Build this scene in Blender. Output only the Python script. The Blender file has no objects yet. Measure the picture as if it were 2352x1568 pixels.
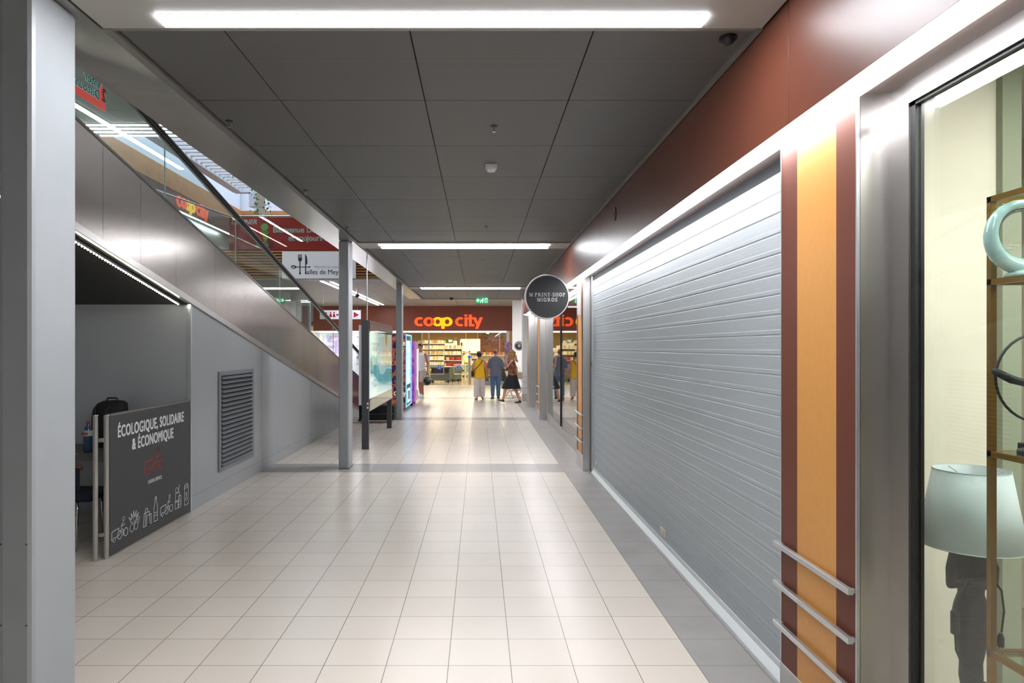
import bpy, bmesh, math, random
from mathutils import Vector, Matrix
random.seed(7)
C = bpy.context.scene.collection
S = bpy.context.scene
PI = math.pi
# ---------------------------------------------------------------- camera, world, exposure
EYE = 1.8
cd = bpy.data.cameras.new('camera'); cam = bpy.data.objects.new('camera', cd); C.objects.link(cam)
cam.location = (0, 0, EYE); cam.rotation_euler = (PI/2, 0, 0)
cd.sensor_width = 36; cd.lens = 24.0; cd.shift_x = 76/2352; cd.shift_y = 14/2352
cd.clip_start = 0.05; cd.clip_end = 200
S.camera = cam
w = bpy.data.worlds.new('world'); S.world = w; w.use_nodes = True
w.node_tree.nodes['Background'].inputs[0].default_value = (.72, .82, 1, 1)
w.node_tree.nodes['Background'].inputs[1].default_value = 0.25
S.view_settings.view_transform = 'Standard'; S.view_settings.look = 'None'
S.view_settings.gamma = 1; S.view_settings.use_curve_mapping = False
S.view_settings.exposure = 0.0
E_CEIL = 46.0      # ceiling strip lamps
E_FASCIA = 24.0     # strip lamp under the shop fascia
E_SKY = 2.5        # skylight over the atrium
E_UP = 24.0
E_SHOP = 40.0

# ---------------------------------------------------------------- helpers
def lin(c):
    return tuple(((v/255)/12.92 if v/255 <= .04045 else ((v/255+.055)/1.055)**2.4) for v in c)
MATS = {}
def mat(name, rgb=(200, 200, 200), rough=.5, metal=0, emit=0, bump=0, bscale=60, var=0, vscale=3, spec=.5, aniso=0, ecol=None, stretch=(1, 1, 1), coat=0):
    if name in MATS: return MATS[name]
    m = bpy.data.materials.new(name); m.use_nodes = True; MATS[name] = m
    nt = m.node_tree; b = nt.nodes['Principled BSDF']; L = nt.links.new
    c = lin(rgb) + (1,)
    b.inputs['Base Color'].default_value = c
    b.inputs['Roughness'].default_value = rough; b.inputs['Metallic'].default_value = metal
    b.inputs['Specular IOR Level'].default_value = spec
    b.inputs['Coat Weight'].default_value = coat; b.inputs['Coat Roughness'].default_value = .1
    if aniso: b.inputs['Anisotropic'].default_value = aniso
    if emit:
        b.inputs['Emission Color'].default_value = (lin(ecol) + (1,)) if ecol else c
        b.inputs['Emission Strength'].default_value = emit
    if bump or var:
        tc = nt.nodes.new('ShaderNodeTexCoord'); mp = nt.nodes.new('ShaderNodeMapping'); mp.inputs['Scale'].default_value = stretch
        L(tc.outputs['Object'], mp.inputs[0])
    if var:
        n = nt.nodes.new('ShaderNodeTexNoise'); n.inputs['Scale'].default_value = vscale; n.inputs['Detail'].default_value = 6
        L(mp.outputs[0], n.inputs[0])
        mr = nt.nodes.new('ShaderNodeMapRange'); mr.inputs['From Min'].default_value = .3; mr.inputs['From Max'].default_value = .7
        mr.inputs['To Min'].default_value = 1-var; mr.inputs['To Max'].default_value = 1+var
        L(n.outputs[0], mr.inputs[0])
        mx = nt.nodes.new('ShaderNodeVectorMath'); mx.operation = 'SCALE'; mx.inputs[0].default_value = c[:3]
        L(mr.outputs[0], mx.inputs['Scale']); L(mx.outputs[0], b.inputs['Base Color'])
    if bump:
        n = nt.nodes.new('ShaderNodeTexNoise'); n.inputs['Scale'].default_value = bscale; n.inputs['Detail'].default_value = 3
        L(mp.outputs[0], n.inputs[0])
        bp = nt.nodes.new('ShaderNodeBump'); bp.inputs['Strength'].default_value = bump; bp.inputs['Distance'].default_value = .01
        L(n.outputs[0], bp.inputs['Height']); L(bp.outputs[0], b.inputs['Normal'])
    return m
def glass(name, tint=(235, 245, 240), refl=1.0, ior=1.45):
    m = bpy.data.materials.new(name); m.use_nodes = True; MATS[name] = m
    nt = m.node_tree; nt.nodes.clear(); L = nt.links.new
    o = nt.nodes.new('ShaderNodeOutputMaterial'); mx = nt.nodes.new('ShaderNodeMixShader')
    t = nt.nodes.new('ShaderNodeBsdfTransparent'); t.inputs[0].default_value = lin(tint)+(1,)
    g = nt.nodes.new('ShaderNodeBsdfGlossy'); g.inputs['Roughness'].default_value = .005; g.inputs[0].default_value = (refl, refl, refl, 1)
    f = nt.nodes.new('ShaderNodeFresnel'); f.inputs[0].default_value = ior
    # both faces see the same front-side Fresnel value
    ge = nt.nodes.new('ShaderNodeNewGeometry'); lw = nt.nodes.new('ShaderNodeLayerWeight')
    dt = nt.nodes.new('ShaderNodeVectorMath'); dt.operation = 'DOT_PRODUCT'; L(ge.outputs['Incoming'], dt.inputs[0]); L(ge.outputs['Normal'], dt.inputs[1])
    ab = nt.nodes.new('ShaderNodeMath'); ab.operation = 'ABSOLUTE'; L(dt.outputs['Value'], ab.inputs[0])
    su = nt.nodes.new('ShaderNodeMath'); su.operation = 'SUBTRACT'; su.inputs[0].default_value = 1; L(ab.outputs[0], su.inputs[1])
    pw = nt.nodes.new('ShaderNodeMath'); pw.operation = 'POWER'; pw.inputs[1].default_value = 5; L(su.outputs[0], pw.inputs[0])
    ma = nt.nodes.new('ShaderNodeMath'); ma.operation = 'MULTIPLY_ADD'; ma.inputs[1].default_value = .94; ma.inputs[2].default_value = .04; L(pw.outputs[0], ma.inputs[0])
    L(ma.outputs[0], mx.inputs[0]); L(t.outputs[0], mx.inputs[1]); L(g.outputs[0], mx.inputs[2]); L(mx.outputs[0], o.inputs[0])
    return m

class MB:
    def __init__(s): s.bm = bmesh.new()
    def faces(s, vs, fs):
        v = [s.bm.verts.new(p) for p in vs]
        for f in fs:
            try: s.bm.faces.new([v[i] for i in f])
            except ValueError: pass
        return s
    def box(s, x0, x1, y0, y1, z0, z1, M=None):
        vs = [Vector((x, y, z)) for x in (x0, x1) for y in (y0, y1) for z in (z0, z1)]
        if M: vs = [M @ v for v in vs]
        return s.faces(vs, [(0, 1, 3, 2), (4, 6, 7, 5), (0, 4, 5, 1), (2, 3, 7, 6), (0, 2, 6, 4), (1, 5, 7, 3)])
    def prism(s, poly, F, w0, w1):
        n = len(poly)
        vs = [F(u, v, w0) for u, v in poly] + [F(u, v, w1) for u, v in poly]
        fs = [tuple(range(n))[::-1], tuple(range(n, 2*n))] + [(i, (i+1) % n, n+(i+1) % n, n+i) for i in range(n)]
        return s.faces(vs, fs)
    def disc(s, c, r, F, w0, w1, n=24, sy=1):
        return s.prism([(c[0]+r*math.cos(2*PI*i/n), c[1]+sy*r*math.sin(2*PI*i/n)) for i in range(n)], F, w0, w1)
    def arc(s, c, ro, ri, a0, a1, F, w0, w1, n=32, sy=1):
        a0, a1 = math.radians(a0), math.radians(a1)
        P = [(c[0]+r*math.cos(a0+(a1-a0)*i/n), c[1]+sy*r*math.sin(a0+(a1-a0)*i/n)) for i in range(n+1) for r in (ri, ro)]
        m = len(P); vs = [F(u, v, w0) for u, v in P]+[F(u, v, w1) for u, v in P]; fs = []
        for i in range(n):
            a, b, c_, d = 2*i, 2*i+1, 2*i+3, 2*i+2
            fs += [(a, b, c_, d), (m+d, m+c_, m+b, m+a), (a, d, m+d, m+a), (b, m+b, m+c_, c_)]
        if abs(a1-a0) < 2*PI-.001: fs += [(0, m, m+1, 1), (2*n, 2*n+1, m+2*n+1, m+2*n)]
        return s.faces(vs, fs)
    def stroke(s, pts, wd, F, w0, w1, closed=False, joint=True):
        if closed: pts = list(pts)+[pts[0]]
        for (a, b), (c, d) in zip(pts[:-1], pts[1:]):
            l = math.hypot(c-a, d-b)
            if l < 1e-6: continue
            nx, ny = -(d-b)/l*wd/2, (c-a)/l*wd/2
            s.prism([(a+nx, b+ny), (c+nx, d+ny), (c-nx, d-ny), (a-nx, b-ny)], F, w0, w1)
        if joint:
            for p in pts: s.disc(p, wd/2, F, w0, w1, 6)
        return s
    def tube(s, pts, r, n=8, caps=True):
        pts = [Vector(p) for p in pts]; rs = r if isinstance(r, (list, tuple)) else [r]*len(pts)
        rings = []; prev = None
        for i, p in enumerate(pts):
            t = (pts[min(i+1, len(pts)-1)]-pts[max(i-1, 0)]).normalized()
            if prev is None:
                a = Vector((0, 0, 1)) if abs(t.z) < .9 else Vector((1, 0, 0)); u = t.cross(a).normalized()
            else: u = (prev-t*prev.dot(t)).normalized()
            prev = u; v = t.cross(u)
            rings.append([s.bm.verts.new(p+(u*math.cos(2*PI*k/n)+v*math.sin(2*PI*k/n))*rs[i]) for k in range(n)])
        for A, B in zip(rings[:-1], rings[1:]):
            for k in range(n): s.bm.faces.new((A[k], A[(k+1) % n], B[(k+1) % n], B[k]))
        if caps: s.bm.faces.new(rings[0][::-1]); s.bm.faces.new(rings[-1])
        return s
    def loft(s, rings, n=16):
        R = [[s.bm.verts.new((cx+rx*math.cos(2*PI*k/n), cy+ry*math.sin(2*PI*k/n), cz)) for k in range(n)] for cx, cy, cz, rx, ry in rings]
        for A, B in zip(R[:-1], R[1:]):
            for k in range(n): s.bm.faces.new((A[k], A[(k+1) % n], B[(k+1) % n], B[k]))
        s.bm.faces.new(R[0][::-1]); s.bm.faces.new(R[-1]); return s
    def lathe(s, prof, c=(0, 0, 0), n=24):
        return s.loft([(c[0], c[1], c[2]+z, max(r, .0005), max(r, .0005)) for r, z in prof], n)
    def ball(s, c, rx, ry=None, rz=None, n=12, M=None):
        ry = ry or rx; rz = rz or rx; k = max(4, n//2)
        g = bmesh.new(); bmesh.ops.create_uvsphere(g, u_segments=n, v_segments=k, radius=1)
        mp = {}
        for v in g.verts:
            p = Vector((v.co.x*rx, v.co.y*ry, v.co.z*rz))
            if M: p = M @ p
            mp[v] = s.bm.verts.new(p+Vector(c))
        for f in g.faces: s.bm.faces.new([mp[v] for v in f.verts])
        g.free(); return s
    def limb(s, pts, rs, n=10):
        s.tube(pts, rs, n)
        for p, r in zip(pts, rs): s.ball(p, r, n=n)
        return s
    def text(s, body, size, F, w0, w1, u=0, v=0, sx=1, shear=0, bold=0, align='LEFT', spacing=1):
        cu = bpy.data.curves.new('t', 'FONT'); cu.body = body; cu.size = size; cu.align_x = align
        cu.space_character = spacing; cu.resolution_u = 3
        o = bpy.data.objects.new('t', cu); C.objects.link(o)
        dg = bpy.context.evaluated_depsgraph_get(); me = bpy.data.meshes.new_from_object(o.evaluated_get(dg))
        g = bmesh.new(); g.from_mesh(me); bpy.data.objects.remove(o); bpy.data.curves.remove(cu); bpy.data.meshes.remove(me)
        ext = bmesh.ops.extrude_face_region(g, geom=list(g.faces))['geom']; up = {e for e in ext if isinstance(e, bmesh.types.BMVert)}
        b_ = max(bold, 0)
        for k, (du, dv) in enumerate(((-b_, -b_*.7), (b_, -b_*.7), (-b_, b_*.7), (b_, b_*.7)) if b_ else ((0, 0),)):
            mp = {q: s.bm.verts.new(F(u+du+(q.co.x+q.co.y*shear)*sx, v+dv+q.co.y, (w1+k*1e-5*(1 if w1 > w0 else -1)) if q in up else w0)) for q in g.verts}
            for f in g.faces:
                try: s.bm.faces.new([mp[q] for q in f.verts])
                except ValueError: pass
        g.free(); return s
    def build(s, name, m, parent=None, bevel=0, smooth=False, remesh=0, sm=2, mats=None, disp=0):
        bmesh.ops.recalc_face_normals(s.bm, faces=s.bm.faces)
        me = bpy.data.meshes.new(name); s.bm.to_mesh(me); s.bm.free()
        o = bpy.data.objects.new(name, me); C.objects.link(o)
        me.materials.append(m)
        if remesh:
            r = o.modifiers.new('r', 'REMESH'); r.mode = 'VOXEL'; r.voxel_size = remesh; r.use_smooth_shade = True
            q = o.modifiers.new('s', 'SMOOTH'); q.iterations = sm; q.factor = .5
            dg = bpy.context.evaluated_depsgraph_get(); me2 = bpy.data.meshes.new_from_object(o.evaluated_get(dg))
            o.modifiers.clear(); o.data = me2; me2.name = name
            if disp:
                for v in me2.vertices:
                    c = v.co; k = math.sin(c.x*90+c.z*40)*math.sin(c.y*80-c.z*60)*disp; v.co = c+v.normal*k
            smooth = True
            if not me2.materials: me2.materials.append(m)
        if bevel:
            b = o.modifiers.new('bevel', 'BEVEL'); b.width = bevel; b.segments = 2; b.limit_method = 'ANGLE'; b.harden_normals = False
        if smooth:
            for p in o.data.polygons: p.use_smooth = True
        if parent:
            o.parent = parent
            if parent.parent is None and parent.type == 'EMPTY': o.matrix_parent_inverse = Matrix.Identity(4)
        return o
def thing(name, label, cat, loc=(0, 0, 0), rz=0, group=None):
    o = bpy.data.objects.new(name, None); C.objects.link(o); o.empty_display_size = .1
    o.location = loc; o.rotation_euler = (0, 0, rz); return tag(o, label, cat, group)
def tag(o, label, cat, group=None, kind=None):
    o['label'] = label; o['category'] = cat
    if group: o['group'] = group
    if kind: o['kind'] = kind
    return o
def struct(name, mb, m, label=None, **k):
    o = mb.build(name, m, **k); o['kind'] = 'structure'
    if label: o['label'] = label
    return o
def dup(r, loc, rz=None, label=None, group=None):
    c = r.copy(); C.objects.link(c); c.location = loc
    if rz is not None: c.rotation_euler = (0, 0, rz)
    if label: c['label'] = label
    if group: c['group'] = group
    for ch in list(r.children):
        d = ch.copy(); C.objects.link(d); d.parent = c
        for g in list(ch.children):
            e = g.copy(); C.objects.link(e); e.parent = d
    return c
def FY(x0, y0, z0):   # plane facing the camera (-Y): u right, v up, w towards the viewer
    return lambda u, v, w: Vector((x0+u, y0-w, z0+v))
def FX(x0, y0, z0):   # plane facing +X
    return lambda u, v, w: Vector((x0+w, y0+u, z0+v))
def FXn(x0, y0, z0):  # plane facing -X
    return lambda u, v, w: Vector((x0-w, y0-u, z0+v))
def FZ(x0, y0, z0):
    return lambda u, v, w: Vector((x0+u, y0+v, z0+w))

# ---------------------------------------------------------------- materials
def node_mat(name):
    m = bpy.data.materials.new(name); m.use_nodes = True; MATS[name] = m
    return m, m.node_tree, m.node_tree.nodes['Principled BSDF'], m.node_tree.links.new
def math_n(nt, op, a, b=None, c=None):
    n = nt.nodes.new('ShaderNodeMath'); n.operation = op
    for i, x in enumerate((a, b, c)):
        if x is None: continue
        if isinstance(x, (int, float)): n.inputs[i].default_value = x
        else: nt.links.new(x, n.inputs[i])
    return n.outputs[0]
def mix_c(nt, f, a, b):
    n = nt.nodes.new('ShaderNodeMix'); n.data_type = 'RGBA'
    for i, x in ((0, f), (6, a), (7, b)):
        if isinstance(x, (int, float)): n.inputs[i].default_value = x
        elif isinstance(x, tuple): n.inputs[i].default_value = x
        else: nt.links.new(x, n.inputs[i])
    return n.outputs[2]
T = .353
def floor_mat():
    m, nt, b, L = node_mat('floor_tiles')
    tc = nt.nodes.new('ShaderNodeTexCoord'); sp = nt.nodes.new('ShaderNodeSeparateXYZ'); L(tc.outputs['Object'], sp.inputs[0])
    X, Y = sp.outputs[0], sp.outputs[1]
    U = math_n(nt, 'DIVIDE', math_n(nt, 'SUBTRACT', X, .180-T*100), T); W = math_n(nt, 'DIVIDE', math_n(nt, 'SUBTRACT', Y, 3.866-T*100), T)
    fu = math_n(nt, 'FRACT', U); fw = math_n(nt, 'FRACT', W)
    def edge(f, e):
        return math_n(nt, 'LESS_THAN', math_n(nt, 'MINIMUM', f, math_n(nt, 'SUBTRACT', 1, f)), e)
    gr = math_n(nt, 'MAXIMUM', edge(fu, .0065), edge(fw, .0065))
    cell = nt.nodes.new('ShaderNodeCombineXYZ'); L(math_n(nt, 'FLOOR', U), cell.inputs[0]); L(math_n(nt, 'FLOOR', W), cell.inputs[1])
    wn = nt.nodes.new('ShaderNodeTexWhiteNoise'); wn.noise_dimensions = '2D'; L(cell.outputs[0], wn.inputs['Vector'])
    no = nt.nodes.new('ShaderNodeTexNoise'); no.inputs['Scale'].default_value = 2.2; no.inputs['Detail'].default_value = 4; L(tc.outputs['Object'], no.inputs[0])
    # grey bands: strips every 20 rows and the border along the shop fronts
    k = math_n(nt, 'FRACT', math_n(nt, 'DIVIDE', math_n(nt, 'SUBTRACT', W, 117-.001), 20))
    band = math_n(nt, 'LESS_THAN', k, .1)
    side = math_n(nt, 'GREATER_THAN', X, .180+3*T)
    hall = math_n(nt, 'LESS_THAN', Y, 26.0)
    grey = math_n(nt, 'MULTIPLY', math_n(nt, 'MAXIMUM', band, side), hall)
    v = math_n(nt, 'MULTIPLY_ADD', wn.outputs[0], .05, math_n(nt, 'MULTIPLY_ADD', no.outputs[0], .08, .93))
    ca = nt.nodes.new('ShaderNodeVectorMath'); ca.operation = 'SCALE'; ca.inputs[0].default_value = lin((211, 201, 189)); L(v, ca.inputs['Scale'])
    v2 = math_n(nt, 'MULTIPLY_ADD', no.outputs[0], .36, .82)
    cb = nt.nodes.new('ShaderNodeVectorMath'); cb.operation = 'SCALE'; cb.inputs[0].default_value = lin((156, 151, 148)); L(v2, cb.inputs['Scale'])
    col = mix_c(nt, grey, ca.outputs[0], cb.outputs[0])
    col = mix_c(nt, gr, col, lin((126, 116, 106))+(1,))
    L(col, b.inputs['Base Color'])
    b.inputs['Roughness'].default_value = .27
    b.inputs['Specular IOR Level'].default_value = .42
    bp = nt.nodes.new('ShaderNodeBump'); bp.inputs['Strength'].default_value = .35; bp.inputs['Distance'].default_value = .002
    L(math_n(nt, 'SUBTRACT', 1, gr), bp.inputs['Height']); L(bp.outputs[0], b.inputs['Normal'])
    return m
def perf_mat():   # perforated metal ceiling: rows of small holes
    m, nt, b, L = node_mat('perforated_metal')
    tc = nt.nodes.new('ShaderNodeTexCoord'); sp = nt.nodes.new('ShaderNodeSeparateXYZ'); L(tc.outputs['Object'], sp.inputs[0])
    P = .0125
    def cell(o, off=0):
        f = math_n(nt, 'FRACT', math_n(nt, 'MULTIPLY_ADD', o, 1/P, 1000+off)); return math_n(nt, 'SUBTRACT', f, .5)
    def hole(off):
        a, c = cell(sp.outputs[0], off), cell(sp.outputs[1], off)
        return math_n(nt, 'LESS_THAN', math_n(nt, 'ADD', math_n(nt, 'MULTIPLY', a, a), math_n(nt, 'MULTIPLY', c, c)), .065)
    h = math_n(nt, 'MAXIMUM', hole(0), hole(.5))
    L(mix_c(nt, h, lin((122, 121, 120))+(1,), lin((12, 12, 12))+(1,)), b.inputs['Base Color'])
    b.inputs['Roughness'].default_value = .5; b.inputs['Specular IOR Level'].default_value = .35
    return m
def brushed(name, rgb, rough, axis='z', amt=.06, metal=1.0):
    m, nt, b, L = node_mat(name)
    tc = nt.nodes.new('ShaderNodeTexCoord'); mp = nt.nodes.new('ShaderNodeMapping')
    mp.inputs['Scale'].default_value = {'z': (500, 500, 4), 'y': (500, 4, 500), 'x': (4, 500, 500)}[axis]
    L(tc.outputs['Object'], mp.inputs[0]); n = nt.nodes.new('ShaderNodeTexNoise'); n.inputs['Scale'].default_value = 1; L(mp.outputs[0], n.inputs[0])
    n2 = nt.nodes.new('ShaderNodeTexNoise'); n2.inputs['Scale'].default_value = 1.3; L(tc.outputs['Object'], n2.inputs[0])
    s = nt.nodes.new('ShaderNodeVectorMath'); s.operation = 'SCALE'; s.inputs[0].default_value = lin(rgb)
    L(math_n(nt, 'MULTIPLY_ADD', n.outputs[0], amt*2, math_n(nt, 'MULTIPLY_ADD', n2.outputs[0], .16, .92-amt)), s.inputs['Scale'])
    L(s.outputs[0], b.inputs['Base Color']); b.inputs['Metallic'].default_value = metal
    b.inputs['Roughness'].default_value = rough
    bp = nt.nodes.new('ShaderNodeBump'); bp.inputs['Strength'].default_value = .02; bp.inputs['Distance'].default_value = .001
    L(n.outputs[0], bp.inputs['Height']); L(bp.outputs[0], b.inputs['Normal'])
    return m
def ramp_mat(name, cols, scale=6, kind='noise', emit=0, rough=.4, stretch=(1, 1, 1)):
    m, nt, b, L = node_mat(name)
    tc = nt.nodes.new('ShaderNodeTexCoord'); mp = nt.nodes.new('ShaderNodeMapping'); mp.inputs['Scale'].default_value = stretch; L(tc.outputs['Object'], mp.inputs[0])
    n = nt.nodes.new('ShaderNodeTexVoronoi' if kind == 'vor' else 'ShaderNodeTexNoise'); n.inputs['Scale'].default_value = scale; L(mp.outputs[0], n.inputs[0])
    r = nt.nodes.new('ShaderNodeValToRGB'); r.color_ramp.interpolation = 'CONSTANT' if kind == 'vor' else 'LINEAR'
    while len(r.color_ramp.elements) < len(cols): r.color_ramp.elements.new(.5)
    a, z = (.0, 1.0) if kind == 'vor' else (.32, .68)
    for i, c in enumerate(cols):
        r.color_ramp.elements[i].position = a+(z-a)*i/max(1, len(cols)-(0 if kind == 'vor' else 1)); r.color_ramp.elements[i].color = lin(c)+(1,)
    if kind == 'vor':
        sx = nt.nodes.new('ShaderNodeSeparateXYZ'); L(n.outputs['Color'], sx.inputs[0]); L(sx.outputs[0], r.inputs[0])
    else: L(n.outputs[0], r.inputs[0])
    L(r.outputs[0], b.inputs['Base Color']); b.inputs['Roughness'].default_value = rough
    if emit: L(r.outputs[0], b.inputs['Emission Color']); b.inputs['Emission Strength'].default_value = emit
    return m
def brick_mat(name, c1, c2, mortar, scale, plane='xz'):
    m, nt, b, L = node_mat(name)
    tc = nt.nodes.new('ShaderNodeTexCoord'); sp = nt.nodes.new('ShaderNodeSeparateXYZ'); L(tc.outputs['Object'], sp.inputs[0])
    cb = nt.nodes.new('ShaderNodeCombineXYZ'); L(sp.outputs[0], cb.inputs[0]); L(sp.outputs[2], cb.inputs[1])
    n = nt.nodes.new('ShaderNodeTexBrick'); n.inputs['Scale'].default_value = scale; L(cb.outputs[0], n.inputs[0])
    n.inputs['Color1'].default_value = lin(c1)+(1,); n.inputs['Color2'].default_value = lin(c2)+(1,); n.inputs['Mortar'].default_value = lin(mortar)+(1,)
    L(n.outputs[0], b.inputs['Base Color']); b.inputs['Roughness'].default_value = .8
    return m
M_floor = floor_mat(); M_perf = perf_mat()
M_steel = brushed('brushed_steel', (196, 193, 190), .3, 'z', .02)
M_clad = brushed('travelator_cladding_steel', (164, 157, 152), .25, 'z', .03)
M_soffitm = brushed('soffit_metal', (168, 168, 166), .16, 'y', .02, .62)
M_alu = mat('aluminium', (200, 204, 206), .32, .8)
M_shut = mat('shutter_aluminium', (170, 177, 181), .45, .3, bump=.15, bscale=1, stretch=(1, 1, 260))
M_brown = mat('brown_panel', (106, 59, 43), .34, 0, bump=.06, bscale=900, var=.05, vscale=2)
M_orange = mat('orange_panel', (206, 145, 72), .42, 0, var=.03, vscale=30)
M_post = mat('grey_painted_steel', (156, 160, 163), .38, bump=.05, bscale=300, var=.03, vscale=4)
M_gpanel = mat('grey_lacquered_panel', (170, 174, 178), .36, .2, var=.03, vscale=1.2)
M_white = mat('white_paint', (225, 225, 224), .5)
M_lightgrey = mat('light_grey_ceiling_panel', (170, 168, 164), .45)
M_frame = mat('ceiling_frame_grey', (120, 118, 115), .45)
M_black = mat('black', (18, 18, 19), .5)
M_rubber = mat('black_rubber', (14, 14, 15), .35)
M_anth = mat('anthracite_paint', (58, 58, 62), .45, bump=.04, bscale=500)
M_dark = mat('dark_soffit', (44, 43, 41), .6, bump=.03, bscale=300)
M_beige = mat('cream_wall', (232, 228, 214), .7, var=.03)
M_lamp = mat('lamp_diffuser', (255, 255, 255), .4, emit=E_CEIL, ecol=(248, 250, 255))
M_flamp = mat('fascia_lamp_diffuser', (255, 255, 255), .4, emit=E_FASCIA, ecol=(250, 250, 255))
M_ulamp = mat('hall_lamp_diffuser', (255, 255, 255), .4, emit=E_UP, ecol=(250, 252, 255))
M_glass = glass('clear_glass', (240, 248, 245))
M_glass2 = glass('shop_glass', (246, 250, 247))
M_red = mat('banner_red', (176, 26, 26), .5, emit=.12)
M_greyglass = mat('bluish_print', (170, 190, 190), .5)
M_brass = mat('brushed_brass', (150, 112, 52), .35, .8)

# ---------------------------------------------------------------- shell
Z = lambda dz: EYE+dz
CEIL = 3.40; UF = 4.67
XL, XR = -1.87, 1.42
struct('floor', MB().box(-14, 9, -8, 33, -.1, 0), M_floor)
# corridor ceiling: perforated panels with light grey bands for the lamps
bands = [(-4.70, -4.15), (2.85, 3.40), (10.40, 10.95), (17.98, 18.53)]
c = MB()
def panel_rows(y0, y1):
    n = max(1, round((y1-y0)/1.008)); xs = [XL+.05, -1.288, -.35, .58, XR-.02]
    for i in range(n):
        a, b_ = y0+(y1-y0)*i/n, y0+(y1-y0)*(i+1)/n
        for q in range(4): c.box(xs[q]+.003, xs[q+1]-.003, a+.003, b_-.003, CEIL, CEIL+.03)
prev = -8
for a, b_ in bands + [(22.4, 22.4)]:
    if a-prev > .3: panel_rows(prev+.03, a-.03)
    prev = b_
struct('ceiling', c, M_perf, 'dark perforated metal panels over the corridor', bevel=.002)
c = MB()
for a, b_ in bands:
    c.box(XL+.0, XR-.01, a, b_, CEIL-.012, CEIL+.03)
struct('ceiling', c, M_lightgrey, 'light grey lamp bands across the corridor ceiling', bevel=.003)
c = MB()
prev = -8
for a, b_ in bands+[(22.4, 22.4)]:
    c.box(XL-.012, XL+.035, prev, a, CEIL-.014, CEIL+.03); c.box(XR-.035, XR-.004, prev, a, CEIL-.014, CEIL+.03)
    c.box(XL+.035, XR-.035, prev, prev+.03, CEIL-.01, CEIL+.03); c.box(XL+.035, XR-.035, a-.03, a, CEIL-.01, CEIL+.03)
    prev = b_
struct('trim_1', c, M_frame, 'grey metal frame around the perforated ceiling fields')
struct('ceiling', MB().box(-2.25, 2.4, -8, 22.4, CEIL+.05, UF), M_black, 'slab above the corridor ceiling')
c = MB().box(-2.25, XL-.014, -8, 22.4, CEIL-.012, CEIL+.04).box(-2.27, -2.25, -8, 22.4, CEIL-.012, UF)
struct('trim_2', c, M_soffitm, 'satin metal soffit along the edge of the void')
# cross hall ceiling (lower hall beyond the void)
HC = Z(1.99)
c = MB()
for i in range(26):
    for j in range(13):
        x0 = -14+i*.93; y0 = 19.95+j
        if x0 > -2.9 and y0+1 < 22.6: continue
        c.box(x0+.004, x0+.926, y0+.004, min(y0+.996, 32.8), HC, HC+.03)
struct('ceiling', c, mat('hall_ceiling_panel', (150, 146, 142), .55), 'grey panel ceiling of the cross hall')
struct('ceiling', MB().box(-14, 9, 22.42, 33, HC+.04, UF).box(-14, -2.28, 19.95, 22.42, HC+.04, UF), M_dark, 'slab above the cross hall')
struct('trim_3', MB().box(-2.25, 4.0, 22.4, 22.42, CEIL-.02, HC), M_lightgrey, 'edge of the lowered corridor ceiling')

# right-hand side
FZb = 2.825; XP = 1.53; XG = 1.655
c = MB()
ys = [-8, -1.8, .7, 3.13, 5.55, 8.0, 10.45, 12.9, 15.3, 17.8, 21.3]
for a, b_ in zip(ys[:-1], ys[1:]): c.box(XR, XR+.04, a+.0015, b_-.0015, FZb, CEIL+.04)
struct('wall_right', c, M_brown, 'brown panelled fascia above the shop fronts', bevel=.001)
struct('trim_4', MB().box(XP, 1.75, -8, 21.3, FZb, FZb+.04).box(XR+.04, XP, -8, 21.3, FZb+.04, FZb+.06), mat('fascia_soffit', (120, 104, 100), .4), 'soffit behind the strip lamp')
fl = thing('strip_light', 'long white strip light running under the brown shop fascia', 'light', (XR+.095/2+.012, 7, FZb))
MB().box(XR+.045-fl.location.x, XP-.004-fl.location.x, -15+.0, 14.3, -.004, .036).build('housing', M_white, fl)
MB().box(XR+.002+.012-fl.location.x+.004, XP-.006-fl.location.x, -14.9, 14.25, -.02, -.001).build('diffuser', M_flamp, fl)
# side walls behind shop fronts
struct('wall_right', MB().box(1.9, 2.0, 3.3, 10.2, 0, CEIL), M_dark, 'wall behind the roller shutter')

def pillar(y0, y1, label, flip=False, grp='striped shop front pillars'):
    t = thing('pillar', label, 'pillar', (XP, (y0+y1)/2, 0), group=None)
    h = y1-y0; o = -h/2
    MB().box(.006, .135, o, -o, 0, FZb).build('core', M_steel, t)
    s1, s2 = .16, .516
    for nm, a, b_, m_, l in (('stripe_panel', 0, s1, mat('stripe_brown', (102, 54, 38), .5, spec=.3), 'brown stripe'), ('stripe_panel', s1, s2, M_orange, 'orange stripe'), ('stripe_panel', s2, h, mat('stripe_brown'), 'brown stripe')):
        if flip: a, b_ = h-b_, h-a
        p = MB().box(-.008, .006, o+a+(.004 if a == 0 else 0), o+b_-(.004 if b_ == h else 0), .222, FZb-.012).build(nm, m_, t); p['label'] = l
    MB().box(-.01, .004, o, o+.008, .2, FZb-.012).box(-.01, .004, -o-.008, -o, .2, FZb-.012).build('edge_trim', M_alu, t)
    MB().box(-.014, .006, o, -o, 0, .222).build('base_plate', M_steel, t, bevel=.002)
    for z in (.815, .617, .418):
        r = MB().box(-.045, -.022, o-.0, -o+.012, z-.012, z+.012).build('bumper_rail', M_alu, t, bevel=.002)
        MB().box(-.024, -.006, o+.01, o+.03, z-.008, z+.008).box(-.024, -.006, -o-.03, -o-.01, z-.008, z+.008).build('bracket', M_alu, r)
    return t
pillar(2.748, 3.44, 'striped brown and orange pillar between shop window and roller shutter, nearest to the viewer')
pillar(9.95, 10.61, 'striped pillar at the far end of the roller shutter, carrying the round sign')
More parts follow.
